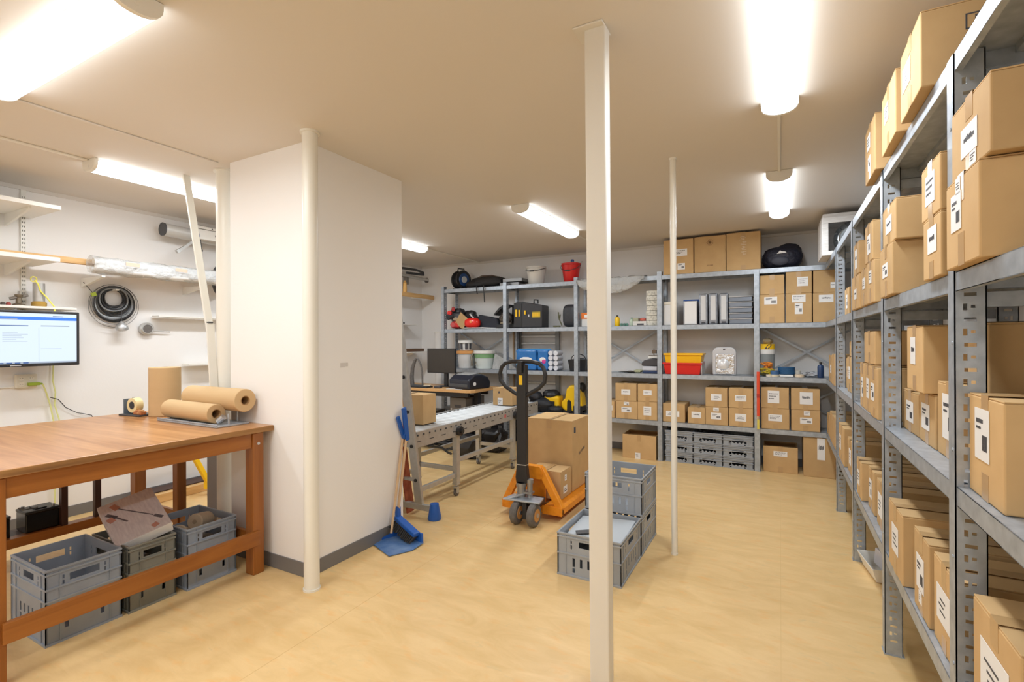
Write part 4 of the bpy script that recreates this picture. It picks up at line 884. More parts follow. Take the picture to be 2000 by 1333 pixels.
tag(MB().box(-4.98, -4.93, 5.62, 5.78, 1.686, 1.715).build('black_stapler', black_m, bevel=.006), 'small black object on the narrow corner shelf', 'tool')
ct = thing('white_drainpipe', 'wide white vertical drainpipe in the back left corner', 'pipe', (-4.70, 6.33, 0))
MB().cyl((0, 0, 0), (0, 0, 1.55), .075, 24).build('pipe_shaft', wall_m, ct, smooth=True); MB().cyl((0, 0, 1.55), (0, 0, 1.57), .08, 24).build('pipe_cap', white_m, ct, smooth=True)

# ------------------------------------------------------------------ desk in the back left corner
dk = thing('desk', 'beech topped desk with black frame before the back rack', 'desk', (-4.15, 5.58, 0))
MB().prism([(-.90, -.34), (.66, -.33), (.72, -.31), (.755, -.26), (.76, .33), (-.90, .33)], 'z', .765, .80).build('desktop', desk_m, dk, bevel=.003)
MB().box(-.85, .65, -.27, -.23, .70, .765).box(-.85, .65, .20, .24, .70, .765).build('desk_beam', black_m, dk, bevel=.003)
for x in (-.6, .235, .62):
    g = MB().box(x-.03, x+.03, -.04, .04, .04, .765).build('desk_leg', black_m, dk, bevel=.003)
    MB().box(x-.035, x+.035, -.30, .30, 0, .04).build('foot_bar', black_m, g, bevel=.004)
mn = thing('desk_monitor', 'black flat monitor standing on the beech desk, switched off', 'monitor', (-4.10, 5.55, .801))
MB().box(-.235, .235, 0, .035, .185, .525).build('monitor_case', black_m, mn, bevel=.005)
MB().box(-.222, .222, -.0012, 0, .20, .512).build('screen', mat('dark screen', (.035, .028, .022), .35), mn)
MB().box(.035, .095, .02, .05, .01, .25).build('stand_neck', black_m, mn, bevel=.004); MB().box(-.05, .17, -.05, .10, 0, .012).build('stand_foot', black_m, mn, bevel=.004)
kb = thing('keyboard', 'dark keyboard lying along the front edge of beech desk', 'keyboard', (-4.35, 5.34, .801))
MB().box(-.25, .22, -.07, .07, 0, .016).build('keyboard_base', black_m, kb, bevel=.004)
b = MB()
for i in range(20):
    for j in range(5): b.box(-.24+i*.0225, -.24+i*.0225+.018, -.06+j*.024, -.06+j*.024+.019, .016, .023)
o = b.build('keys', dkgrey_m, kb); o['kind'] = 'stuff'
pn = thing('label_printer', 'black shaped printer with grey lid at right end of beech desk', 'printer', (-3.62, 5.53, .801), -12)
MB().prism([(-.20, .0), (.20, 0), (.21, .08), (.16, .15), (.05, .19), (-.10, .185), (-.20, .12)], 'x', -.19, .19).build('printer_body', mat('blue black plastic', (.015, .018, .03), .3), pn, bevel=.02, seg=3)
MB().obox((-.02, -.02, .19), (.26, .17, .012), (6, 0, 0)).build('printer_lid', mat('grey lid', (.32, .33, .33), .4), pn, bevel=.005)
MB().box(-.17, .17, -.212, -.195, .03, .07).build('paper_slot', dkgrey_m, pn, bevel=.004)
MB().cyl((.191, -.10, .07), (.198, -.10, .07), .024, 18).build('side_knob', paper_m, pn, smooth=True)
hp_ = thing('bent_tube_lamp', 'arched dark grey tube stand on the desk beside the monitor', 'stand', (-4.47, 5.50, .801))
MB().tube([(-.09, 0, .01), (-.10, 0, .12), (-.085, 0, .25), (-.05, 0, .34), (-.02, 0, .385), (.02, 0, .37), (.06, 0, .30), (.085, 0, .2), (.09, 0, .01)], [.03, .028, .026, .022, .016, .014, .012, .012, .012], 10).build('arched_tube', rubber_m, hp_, smooth=True)
MB().box(-.13, .12, -.05, .05, 0, .014).build('stand_base', dkgrey_m, hp_, bevel=.004)
for lab, x, y, sz, c in (('crumpled pale wrapper on the desk near the monitor foot', -4.22, 5.40, (.10, .06, .03), (.62, .52, .36)), ('blue and white packet at the left end of the desk', -4.62, 5.42, (.09, .06, .03), (.25, .38, .52)), ('white paper slip on the desk before the printer', -3.78, 5.33, (.12, .06, .004), (.75, .75, .74)), ('black mouse shaped object between keyboard and printer', -4.0, 5.35, (.10, .06, .03), (.05, .05, .06)), ('white card at the front of the desk by the printer', -3.63, 5.29, (.10, .04, .004), (.72, .72, .70))):
    tag(MB().obox((x, y, .801+sz[2]/2), sz, (0, 0, 17*x*7 % 40)).build('desk_item', mat('desk %s' % lab[:9], c, .5), bevel=min(.01, sz[2]*.3)), lab, 'desk clutter', 'small things lying on the beech desk')
for x, lab in ((-4.35, 'grey computer tower standing under the beech desk'), (-3.72, 'broad brown grey cabinet under right end of the desk')):
    t = thing('computer_tower', lab, 'computer', (x, 5.62, 0))
    w_ = .10 if x < -4 else .125
    MB().box(-w_, w_, -.22, .24, .22 if x > -4 else .01, .68 if x > -4 else .45).build('case', mat('taupe steel %s' % x, (.16, .145, .13), .5), t, bevel=.004)
    z0 = .55 if x > -4 else .36
    MB().box(-.05, .05, -.223, -.219, z0, z0+.04).build('handle_slot', ink_m, t, bevel=.002)
    MB().cyl((-w_*.8, -.222, z0-.02), (-w_*.8, -.226, z0-.02), .012, 12).build('power_button', steel_m, t)
    if x > -4: MB().box(-w_, w_, -.2, .2, .01, .218).build('plinth', black_m, t)
cx_ = thing('cable_tangle', 'tangle of black cables on floor beneath the beech desk', 'cables', (-4.0, 5.35, 0))
rs = random.Random(31)
for k in range(7):
    p_ = [(rs.uniform(-.5, .6), rs.uniform(-.15, .15), rs.uniform(.01, .12)) for _ in range(7)]
    MB().tube(p_, .007, 6).build('cable_run', black_m, cx_, smooth=True)
for lab, x, y in (('dark crate of odd parts on floor under the desk front', -3.25, 5.55), ('black machine part on floor between conveyor and rack', -3.35, 5.1)):
    tag(MB().ell((x, y, .14), (.16, .13, .14), 14, 8, lump=.3, seed=int(x*-100), pw=.5).build('machine_part', black_m), lab, 'machine part')

# ------------------------------------------------------------------ goods on the back rack
Y0 = 6.03
def bucket(label, x, z, r0, r1, h, m, name='bucket', y=6.15, handle=None, lid=None, n=28, group=None, cat='bucket'):
    t = thing(name, label, cat, (x, y, z), 0, group)
    MB().lathe([(r0-.003, 0), (r0, .003), (r1, h-.004), (r1+.006, h-.003), (r1+.006, h), (r1-.004, h), (r0-.006, .006)], n=n, caps=False).lathe([(0.001, .004), (r0-.004, .004)], n=n, caps=False).build('bucket_body', m, t, smooth=True)
    MB().lathe([(r1+.001, h-.03), (r1+.009, h-.028), (r1+.009, h-.022), (r1+.001, h-.02)], n=n, caps=False).build('rim_band', m, t, smooth=True)
    if handle:
        a0 = handle; pts = [(-(r1+.008)*math.cos(a), -(r1+.012)*math.sin(a)*math.cos(R(a0)), h-.02+(r1+.012)*math.sin(a)*math.sin(R(a0))) for a in [math.pi*k/14 for k in range(15)]]
        MB().tube(pts, .004, 6).cyl((-.03, pts[7][1], pts[7][2]), (.03, pts[7][1], pts[7][2]), .009, 8).build('wire_handle', dkgrey_m, t, smooth=True)
    if lid: MB().lathe([(r1+.008, h-.032), (r1+.013, h-.03), (r1+.011, h+.008), (r1-.006, h+.013), (.001, h+.010)], n=n, caps=False).build('lid', lid, t, smooth=True)
    return t
bucket('plain white bucket on the top shelf of back rack', -2.93, T+.001, .105, .135, .245, mat('milky white plastic', (.72, .71, .68), .4), handle=-20)
rb_ = bucket('red bucket with black handle on the top shelf, right of the white one', -2.42, T+.001, .095, .13, .25, red_m, handle=-35, n=10)
tag(MB().lathe([(.0005, 0), (.022, .0), (.024, .012), (.016, .03), (.0005, .032)], (-2.40, 6.15, T+.275+.0), 14).build('blue_stopper', blue_m, smooth=True), 'small blue knob atop the tool in red bucket', 'knob')
tag(MB().cyl((-2.40, 6.15, T+.01), (-2.40, 6.15, T+.275), .008, 8).cyl((-2.37, 6.19, T+.01), (-2.30, 6.24, T+.29), .006, 8).build('bucket_tools', alu_m), 'two thin rods standing in the red bucket', 'rods')
rl_ = thing('cable_reel', 'black and blue cable reel with carrying handle on the top shelf', 'cable reel', (-4.18, 6.17, T+.001), 72)
MB().lathe([(.03, -.07), (.135, -.07), (.14, -.062), (.135, -.05), (.11, -.045), (.11, .045), (.135, .05), (.14, .062), (.135, .07), (.03, .07)], (0, 0, .145), 30, ax='y').build('reel_drum', black_m, rl_, smooth=True)
MB().lathe([(.0, -.078), (.09, -.078), (.095, -.072), (.0, -.072)], (0, 0, .145), 26, ax='y').build('reel_hub', mat('deep blue plastic', (.02, .07, .22), .35), rl_, smooth=True)
MB().lathe([(.0, -.086), (.045, -.086), (.05, -.079), (.0, -.079)], (0, 0, .145), 20, ax='y').build('reel_socket', mat('pale grey plastic', (.5, .52, .53), .4), rl_, smooth=True)
MB().tube([(-.07, -.08, .02), (-.10, -.085, .0), (-.10, .085, .0), (-.07, .08, .02)], .007, 8).tube([(-.06, 0, .27), (-.055, 0, .315), (.055, 0, .315), (.06, 0, .27)], .010, 8).build('reel_frame', dkgrey_m, rl_, smooth=True)
bp_ = thing('backpack', 'black backpack lying flat on top shelf with straps hanging down', 'backpack', (-3.72, 6.20, T+.001), 0)
MB().ell((0, 0, .085), (.30, .14, .085), 20, 12, lump=.10, seed=8, pw=.8).ell((-.14, -.02, .06), (.22, .13, .06), 16, 10, lump=.1, seed=2, pw=.8).build('bag_body', mat('black nylon', (.02, .018, .018), .7, bump=(30, .4, .01)), bp_, smooth=True)
MB().tube([(-.2, -.05, .14), (-.05, -.1, .17), (.1, -.08, .17), (.18, -.03, .15)], [.008, .012, .012, .008], 6).build('carry_loop', mat('brown webbing', (.08, .055, .04), .7), bp_, smooth=True)
for x, l in ((-.06, .10), (.06, .22)): MB().tube([(x-.01, -.13, .02), (x, -.235, .012), (x+.005, -.245, -.03), (x+.02, -.245, -l)], [.009, .009, .009, .012], 4).build('hanging_strap', black_m, bp_)
lp = thing('metal_tray_stack', 'two flat grey metal trays on top shelf over thin upright', 'tray', (-3.33, 6.19, T+.002))
for k, (dx, dz) in enumerate(((0, 0), (.05, .055))):
    MB().box(-.13+dx, .17+dx, -.12, .12, dz, dz+.004).box(-.13+dx, .17+dx, -.12, -.117, dz, dz+.045).box(-.13+dx, .17+dx, .117, .12, dz, dz+.045).box(-.13+dx, -.127+dx, -.12, .12, dz, dz+.045).box(.167+dx, .17+dx, -.12, .12, dz, dz+.045).build('tray_shell', mat('grey tray metal', (.25, .25, .25), .4, metal=.5), lp)
    MB().box(-.12+dx, .16+dx, -.11, .11, dz+.005, dz+.04).build('tray_filling', dkgrey_m, lp)
# second shelf, left
tp_ = thing('red_tool_pile', 'red and black cordless power tool at left end of second shelf', 'power tool', (-4.22, 6.17, S2+.002), 10)
MB().ell((0, 0, .17), (.12, .08, .09), 14, 9, lump=.15, seed=5, pw=.7).cyl((-.09, -.06, .2), (-.13, -.12, .18), .045, 12).build('motor_housing', dkgrey_m, tp_, smooth=True)
MB().ell((.02, -.05, .065), (.13, .08, .06), 14, 8, lump=.12, seed=6, pw=.8).build('tool_base', mat('red tool shell', (.55, .03, .03), .35), tp_, smooth=True)
MB().cyl((.05, -.12, .07), (.05, -.15, .07), .04, 14).cyl((-.10, -.10, .24), (-.10, -.13, .24), .035, 14).build('red_cap', red_m, tp_, smooth=True)
MB().ell((-.03, .03, .265), (.13, .07, .055), 12, 8, lump=.3, seed=25).cyl((.04, -.02, .27), (.12, -.06, .22), .035, 10).build('upper_housing', black_m, tp_, smooth=True)
MB().ell((-.02, -.06, .15), (.05, .03, .03), 10, 7, lump=.2, seed=3).build('cream_label', mat('worn cream', (.45, .36, .24), .6), tp_)
MB().cyl((-.05, -.105, .065), (-.05, -.125, .065), .035, 14).cyl((-.06, -.07, .31), (-.05, -.10, .29), .028, 12).build('pink_cap', mat('dusty red plastic', (.55, .08, .08), .45), tp_, smooth=True)
tp3 = thing('black_drill', 'black drill body with red trim leaning behind brown cardboard piece', 'power tool', (-4.05, 6.20, S2+.002), -15)
MB().ell((0, 0, .20), (.12, .07, .08), 14, 9, lump=.1, seed=15, pw=.7).bar((.02, 0, .15), (.05, .02, .02), .06, .05).cyl((.08, 0, .20), (.20, -.02, .12), .05, 12, .035).build('drill_body', black_m, tp3, smooth=True)
MB().box(.0, .10, -.06, .06, .0, .06).build('drill_battery', dkgrey_m, tp3, bevel=.01)
MB().bar((.09, -.075, .22), (.2, -.08, .13), .02, .012).build('silver_trim', paper_m, tp3)
tag(MB().obox((-4.07, 6.02, S2+.12), (.17, .006, .19), (8, 38, 0)).build('cardboard_piece', card_m, bevel=.001), 'brown cardboard piece leaning slanted over the power tools', 'cardboard')
rs_ = thing('red_sander', 'bright red sander shell with grey sole beside cardboard piece', 'power tool', (-3.91, 6.06, S2+.002), 12)
MB().ell((0, 0, .085), (.12, .07, .075), 18, 10, pw=.75).build('sander_shell', mat('bright red shell', (.80, .02, .015), .3), rs_, smooth=True)
MB().box(-.12, .13, -.075, .075, 0, .018).build('sander_sole', alu_m, rs_, bevel=.005); MB().cyl((0, -.072, .10), (0, -.08, .10), .018, 14).build('sander_dial', mat('orange dial', (.9, .3, .1), .4), rs_, smooth=True)
tag(MB().add([(-3.87, 6.12, S2+.002), (-3.48, 6.10, S2+.002), (-3.46, 6.25, S2+.002), (-3.85, 6.25, S2+.002), (-3.86, 6.13, S2+.21), (-3.55, 6.13, S2+.15), (-3.54, 6.23, S2+.15), (-3.86, 6.23, S2+.21)], [(0, 3, 2, 1), (4, 5, 6, 7), (0, 1, 5, 4), (1, 2, 6, 5), (2, 3, 7, 6), (3, 0, 4, 7)]).build('black_pouch', mat('black blue fabric', (.025, .028, .04), .8, bump=(20, .4, .01)), bevel=.02), 'soft black tool pouch between red sander and open case', 'pouch')
tag(MB().obox((-3.64, 6.06, S2+.010), (.26, .10, .012), (4, 3, 5)).build('white_leaflet', paper_m, bevel=.002), 'white leaflet lying on second shelf before black pouch', 'leaflet')
oc = thing('open_tool_case', 'black open case with arched lid and power tool inside', 'tool case', (-3.36, 6.20, S2+.002), 0)
ar = arc(0, .10, .24, 95, 185, 10)
MB().prism([(.0, .34), (-.06, .33), (-.13, .29), (-.19, .23), (-.22, .19), (-.20, .185), (-.17, .215), (-.11, .265), (-.05, .30), (.0, .31)], 'y', -.11, .10).build('case_lid', black_m, oc, bevel=.004)
MB().box(-.17, .15, -.11, .10, 0, .055).box(-.0, .15, .04, .10, .05, .33).build('case_shell', black_m, oc, bevel=.008)
MB().ell((-.06, -.02, .16), (.10, .06, .09), 12, 8, lump=.35, seed=21).build('tool_inside', mat('dark tool metal', (.10, .085, .075), .45, metal=.4, noise=(40, 3, (.3, .26, .2), .5, .7)), oc)
MB().ell((-.08, -.06, .075), (.06, .03, .02), 10, 6).build('tool_grip', mat('tan grip', (.42, .34, .24), .6), oc, smooth=True)
hc = thing('tool_case', 'closed black hard tool case with yellow latches and lettering', 'tool case', (-2.99, 6.15, S2+.002), 0)
MB().prism([(-.22, 0), (.20, 0), (.205, .30), (.06, .33), (-.10, .355), (-.22, .35)], 'y', -.12, .10).build('case_body', mat('black case plastic', (.03, .03, .035), .5, bump=(60, .2, .004)), hc, bevel=.014, seg=3)
MB().box(-.221, -.10, -.128, -.12, .01, .33).box(-.222, -.20, -.13, .10, .02, .34).build('case_edge', black_m, hc, bevel=.004)
for x, w_, z0, z1 in ((-.195, .028, .15, .25), (-.145, .020, .155, .245), (-.06, .024, .18, .235)): MB().box(x, x+w_, -.140, -.128 if x < -.1 else -.119, z0, z1).build('latch', yellow_m, hc, bevel=.003)
b = MB(); b.box(.055, .175, -.1225, -.121, .135, .215, 0)
for k in range(6): b.box(.060+k*.019, .060+k*.019+.013, -.1235, -.1225, .150, .200, 1)
b.build('lettering_plate', [mat('dark yellow print', (.45, .32, .02), .5), yellow_m], hc)
MB().box(-.002, .010, -.1225, -.121, .145, .18).build('white_mark', paper_m, hc)
MB().tube([(.03, -.01, .335), (.03, -.01, .385), (.09, -.01, .38), (.09, -.01, .33)], .011, 6).build('carry_handle', black_m, hc)
bg = thing('black_bag', 'upright black rounded bag on second shelf near the red bucket', 'bag', (-2.42, 6.15, S2+.002))
MB().ell((0, 0, .15), (.10, .10, .15), 18, 12, pw=.55).build('bag_body', mat('black rubberised cloth', (.03, .032, .04), .5, bump=(20, .4, .01)), bg, smooth=True)
MB().tube([(-.10, -.08, .02), (-.14, -.09, .12), (-.15, -.08, .2)], .008, 6).obox((-.13, -.08, .14), (.012, .02, .06), (0, 10, 0)).obox((-.17, -.09, .012), (.09, .04, .02), (0, 0, 10)).build('side_strap', mat('black and khaki strap', (.10, .10, .05), .6), bg)
ob = thing('small_goods_box', 'small white box with orange lid on second shelf beside post', 'box', (-2.18, 6.12, S2+.002))
MB().box(-.06, .075, -.07, .08, 0, .10).build('box_base', mat('white carton', (.70, .70, .69), .5), ob, bevel=.003); MB().box(-.064, .079, -.074, .084, .10, .18).build('box_lid', mat('orange print carton', (.80, .20, .03), .5), ob, bevel=.003); MB().box(-.02, .05, -.0755, -.0745, .115, .15).build('lid_label', paper_m, ob)
# second shelf, middle bay
def bottle(label, x, y, z, r_, h, m, cap=black_m, group=None):
    t = thing('bottle', label, 'bottle', (x, y, z), 0, group)
    MB().lathe([(r_*.92, 0), (r_, .004), (r_, h*.72), (r_*.8, h*.80), (r_*.35, h*.84), (r_*.35, h*.88)], n=18).build('bottle_body', m, t, smooth=True)
    MB().lathe([(r_*.42, h*.88), (r_*.42, h), (0.0005, h)], n=14).build('bottle_cap', cap, t, smooth=True); return t
bottle('yellow squeeze bottle with dark cap on second shelf', -1.78, 6.08, S2+.002, .032, .135, yellow_m)
for k, x in enumerate((-1.72, -1.685, -1.65)):
    tag(MB().lathe([(.014, 0), (.016, .003), (.016, .03), (.012, .034)], (x, 6.06, S2+.002), 12).build('small_jar', mat('teal glass', (.10, .24, .19), .3), smooth=True), ['tiny green jar nearest the yellow squeeze bottle', 'tiny green jar in the middle of three', 'tiny green jar nearest the white and green bottle'][k], 'jar', 'tiny green jars on second shelf')
bottle('small white and green bottle on second shelf by flat box', -1.60, 6.08, S2+.002, .026, .10, mat('white green label', (.50, .60, .48), .4), mat('green cap', (.05, .25, .08), .4))
fx = thing('flat_box', 'flat white box with red item on top, second shelf', 'box', (-1.49, 6.10, S2+.002))
MB().box(-.085, .08, -.07, .08, 0, .055).build('box_body', mat('white printed carton', (.66, .64, .60), .5), fx, bevel=.003); MB().box(-.03, .05, -.0715, -.0705, .005, .025).build('dark_print', ink_m, fx)
MB().ell((.03, -.0, .075), (.045, .05, .022), 10, 6, lump=.2, seed=2).build('red_item', mat('soft red plastic', (.60, .12, .08), .4), fx); MB().box(-.08, -.02, -.06, .05, .056, .095).build('olive_packet', mat('olive packet', (.35, .36, .25), .5), fx, bevel=.003)
ps = thing('carton_stack', 'tall narrow stack of printed white small part cartons by upright', 'cartons', (-1.345, 6.12, S2+.002))
rs = random.Random(44)
for k in range(7): MB().obox((rs.uniform(-.006, .006), 0, .03+k*.060), (.13, .14, .056), (0, 0, rs.uniform(-4, 4))).obox((rs.uniform(-.02, .02), -.0712, .03+k*.060), (.06, .002, .02)).build('small_carton', [mat('cream printed carton', (.68, .66, .58), .5, noise=(40, 3, (.45, .44, .38), .5, .62))], ps)
wf = thing('white_panel_box', 'upright white box with cream top on second shelf behind thin pipe', 'box', (-1.150, 6.11, S2+.002))
MB().box(-.055, .07, -.08, .09, 0, .24).build('box_body', mat('smooth white board', (.72, .72, .72), .4), wf, bevel=.004); MB().box(-.055, .07, -.08, .09, .241, .275).build('box_top', cream_m, wf, bevel=.004)
sb2 = thing('silver_box', 'white fronted silver sided box before blue sheet, second shelf', 'box', (-.905, 6.13, S2+.002))
MB().box(-.075, .075, -.10, .12, 0, .275).build('box_body', mat('silver sheet', (.50, .51, .53), .3, metal=.7), sb2, bevel=.004); MB().box(-.06, .062, -.103, -.1, .01, .265).build('white_front', paper_m, sb2, bevel=.002)
tag(MB().box(-1.02, -.80, 6.27, 6.275, S2+.002, S2+.31).build('blue_sheet', blue_m), 'blue plastic sheet standing behind the silver sided box', 'sheet')
for k, (x, h) in enumerate(((-.765, .355), (-.66, .355), (-.55, .35))):
    t = thing('metal_profile', ['silver wrapped upright profile nearest the white fronted box', 'middle silver wrapped upright profile of the three', 'silver wrapped upright profile nearest the metal tray stack'][k], 'metal profile', (x, 6.11, S2+.002), 0, 'three silver upright profiles on second shelf')
    MB().box(-.048, .048, -.07, .07, 0, h).build('profile_body', mat('crinkled foil', (.30, .32, .36), .3, metal=.7, bump=(26, .5, .01)), t, bevel=.016, seg=3)
    MB().box(-.026, .026, -.0735, -.070, .05, h-.03).build('front_face', mat('pale wrap', (.66, .67, .68), .35), t, bevel=.002); MB().box(-.02, .02, -.0745, -.0705, .012, .03).build('dark_tag', ink_m, t)
for k in range(5):
    t = thing('metal_tray', 'flat silver tray in the stack of five, %s' % ['lowest of the pile', 'second from the bottom', 'middle one', 'second from the top', 'topmost of the pile'][k], 'tray', (-.375, 6.13, S2+.002+k*.062), 0, 'stack of five silver trays')
    MB().box(-.115, .115, -.10, .12, .0, .05).build('tray_body', mat('blue silver metal', (.20, .23, .28), .35, metal=.7), t, bevel=.005); MB().box(-.12, .12, -.105, .125, .05, .058).build('tray_rim', steel_m, t, bevel=.002)
# plastic film draped over the top shelf of the bay
b = MB(); rs = random.Random(77); rg = []
NX = 26
for j in range(11):
    row = []
    for i in range(NX+1):
        u = i/NX; x = -2.27+u*.86; s = j/10
        sag = (.05+.15*math.sin(math.pi*min(1, u*1.05))**.7)
        if j < 3: y = 6.20-(j)*.085; z = T+.012+rs.uniform(0, .02)
        else:
            q = (j-3)/7; y = 5.965-.02*math.sin(q*3)-rs.uniform(0, .02); z = T+.005-q*sag+rs.uniform(-.008, .008)
        row.append((x, y, z))
    rg.append(row)
vs = [p for r in rg for p in r]; b.add(vs, [(j*(NX+1)+i, j*(NX+1)+i+1, (j+1)*(NX+1)+i+1, (j+1)*(NX+1)+i) for j in range(10) for i in range(NX)])
o = tag(b.build('plastic_film', film_m, smooth=True), 'crumpled clear plastic film draped over top shelf edge', 'plastic film')
so_ = o.modifiers.new('solid', 'SOLIDIFY'); so_.thickness = .0015
# third shelf
def tub(label, x, z, wx, wy, h, m, y=6.12, name='storage_tub', flare=.02, lip=True):
    t = thing(name, label, 'tub', (x, y, z)); a, d = wx/2, wy/2; f = flare; th_ = .004
    b = MB()
    o_ = [(-a+f, -d+f), (a-f, -d+f), (a-f, d-f), (-a+f, d-f)]; O_ = [(-a, -d), (a, -d), (a, d), (-a, d)]
    b.ring([[(u, v, .0) for u, v in o_], [(u, v, h) for u, v in O_], [(u*.96, v*.95, h) for u, v in O_], [(u*.95, v*.93, .006) for u, v in o_]], caps=True)
    b.build('tub_body', m, t, bevel=.004)
    if lip: MB().box(-a-.008, a+.008, -d-.008, -d+.004, h-.02, h).box(-a-.008, a+.008, d-.004, d+.008, h-.02, h).box(-a-.008, -a+.004, -d, d, h-.02, h).box(a-.004, a+.008, -d, d, h-.02, h).build('tub_lip', m, t, bevel=.002)
    return t
tub('red stacking tub on third shelf beneath the yellow one', -.995, S3+.002, .42, .26, .135, red_m)
tub('yellow stacking tub nested on the red tub, third shelf', -.985, S3+.115, .42, .26, .13, mat('warm yellow plastic', (.90, .50, .01), .35))
tag(MB().box(-.79, -.775, 6.0, 6.24, S3+.002, S3+.15).build('clear_divider', film_m, bevel=.002), 'clear plastic divider beside the red tub', 'divider')
bl = thing('foil_pack', 'silver blister packed backpack shaped item on third shelf', 'package', (-.55, 6.12, S3+.002))
MB().prism([(-.12, 0), (.12, 0), (.125, .05), (.125, .26), (.105, .30), (.07, .315), (-.07, .315), (-.105, .30), (-.125, .26), (-.125, .05)], 'y', -.05, .05).build('pack_body', mat('frosted grey pack', (.58, .58, .60), .3), bl, bevel=.012, seg=3)
MB().prism([(-.09, .01), (.105, .01), (.105, .22), (.09, .24), (-.075, .24), (-.09, .22)], 'y', -.058, -.05).build('foil_window', mat('shiny foil', (.66, .68, .72), .18, metal=.85, bump=(18, .8, .02)), bl, bevel=.004)
MB().lathe([(.0, -.012), (.05, -.012), (.066, 0), (0, 0)], (-.01, -.058, .12), 22, ax='y').build('round_lens', mat('clear dome', (.80, .83, .88), .15, metal=.3), bl, smooth=True); MB().box(-.012, .012, -.052, -.0495, .285, .297).build('hang_hole', ink_m, bl)
cp_ = thing('folded_cloths', 'dark cushion on white and navy folded cloths, third shelf', 'cloth', (-1.37, 6.12, S3+.002))
MB().box(-.09, .10, -.09, .10, 0, .03).build('navy_layer', mat('navy cloth', (.03, .05, .12), .8), cp_, bevel=.008); MB().box(-.09, .085, -.085, .10, .031, .085).build('white_layer', mat('pale cloth', (.58, .60, .66), .8), cp_, bevel=.01)
MB().prism([(-.10, .09), (.10, .09), (.10, .17), (0, .175), (-.07, .155), (-.10, .125)], 'y', -.09, .10).build('dark_cushion', mat('charcoal cloth', (.07, .065, .07), .8), cp_, bevel=.012, seg=3)
sc2 = thing('small_tripod', 'small brown metal gadget on white block above dark cushion', 'gadget', (-1.34, 6.12, S3+.181))
MB().box(-.06, .05, -.05, .05, 0, .03).build('white_block', white_m, sc2, bevel=.004); MB().box(-.06, .06, -.02, .02, .031, .037).cyl((0, 0, .037), (0, 0, .06), .006, 8).box(-.02, .03, -.02, .02, .06, .10).cyl((0, 0, .10), (0, 0, .12), .005, 8).build('gadget_frame', mat('brown steel', (.18, .13, .09), .45, metal=.5), sc2)
for lab, x, w_, h, c in (('flat dark papers at the left of third shelf middle bay', -1.68, .22, .012, (.10, .10, .09)), ('crumpled green and cream netting beside folded cloths', -1.52, .12, .04, (.42, .42, .26)), ('dark tools lying flat beside the crumpled netting', -1.60, .14, .025, (.07, .06, .05))):
    tag(MB().ell((x, 6.07 if w_ < .2 else 6.16, S3+.003+h/2), (w_/2, .05, h/2), 12, 6, lump=.35, seed=int(w_*100)).build('shelf_clutter', mat('clutter %s' % x, c, .7)), lab, 'clutter', 'odd bits on third shelf middle bay')
# third shelf right bay
yb_ = thing('rope_bucket', 'clear sided bucket with yellow black striped band and rope inside', 'bucket', (-.115, 6.20, S3+.002))
MB().cyl((0, 0, 0), (0, 0, .24), .068, 24).build('bucket_body', mat('smoky plastic', (.25, .28, .29), .3), yb_, smooth=True); MB().cyl((0, 0, .24), (0, 0, .29), .071, 24).build('white_band', paper_m, yb_, smooth=True)
MB().cyl((0, 0, .29), (0, 0, .35), .071, 24).build('yellow_band', yellow_m, yb_, smooth=True)
b = MB(); b.add([(-.03, -.0725, .295), (.012, -.0725, .295), (.045, -.062, .345), (.005, -.073, .345), (-.03, -.070, .295), (.012, -.070, .295), (.045, -.058, .345), (.005, -.070, .345)], [(0, 1, 2, 3), (7, 6, 5, 4), (0, 4, 5, 1), (1, 5, 6, 2), (2, 6, 7, 3), (3, 7, 4, 0)]); b.build('black_stripe', ink_m, yb_)
MB().ell((0, 0, .38), (.055, .055, .035), 12, 8, lump=.2, seed=1).build('rope_heap', mat('straw rope', (.45, .36, .22), .8), yb_)
fl = thing('dried_flowers', 'orange and yellow tangled netting heap before the striped bucket', 'netting', (-.12, 6.07, S3+.002))
rs = random.Random(6)
for nm, c, z0, n_ in (('orange_clump', (.75, .26, .04), .12, 16), ('yellow_clump', (.55, .42, .03), .055, 22)):
    b = MB()
    for k in range(n_): b.ell((rs.uniform(-.06, .06), rs.uniform(-.02, .02), z0+rs.uniform(-.04, .03)), (.02, .014, .012), 7, 5, lump=.3, seed=k)
    o = b.build(nm, mat(nm, c, .7), fl); o['kind'] = 'stuff'
MB().ell((0, .01, .03), (.07, .025, .03), 10, 6, lump=.2, seed=2).build('dark_base', mat('moss', (.10, .09, .03), .8), fl)
for lab, x, y, r_, h, c in (('white disc shaped tape roll at left of blue rope', -.10, 6.015, .03, .022, (.70, .66, .58)), ('pale tape roll right below the small blue coil', -.045, 6.03, .045, .024, (.66, .62, .50)), ('small blue coil lying on the pale tape roll', -.045, 6.03, .042, .04, (.05, .13, .30)), ('cream tape roll at right of blue rope bundle', .185, 6.03, .045, .03, (.72, .62, .48)), ('second cream tape roll behind the first, right of blue rope', .16, 6.12, .04, .07, (.68, .66, .60))):
    z_ = S3+.002+(.0245 if 'lying on' in lab else 0)
    t = thing('tape_roll', lab, 'tape roll', (x, y, z_), 0, 'tape rolls on third shelf')
    MB().lathe([(r_*.5, 0), (r_, 0), (r_, h), (r_*.5, h), (r_*.5, 0)], n=20, caps=False).build('tape_ring', mat('tape %s' % (c,), c, .5), t, smooth=True); MB().lathe([(r_*.5, .001), (r_*.5, h-.001), (r_*.42, h-.001), (r_*.42, .001), (r_*.5, .001)], n=16, caps=False).build('inner_ring', cardin_m, t, smooth=True)
br_ = thing('rope_bundle', 'bundle of blue rope wound into a block on white spool', 'rope', (.065, 6.06, S3+.002))
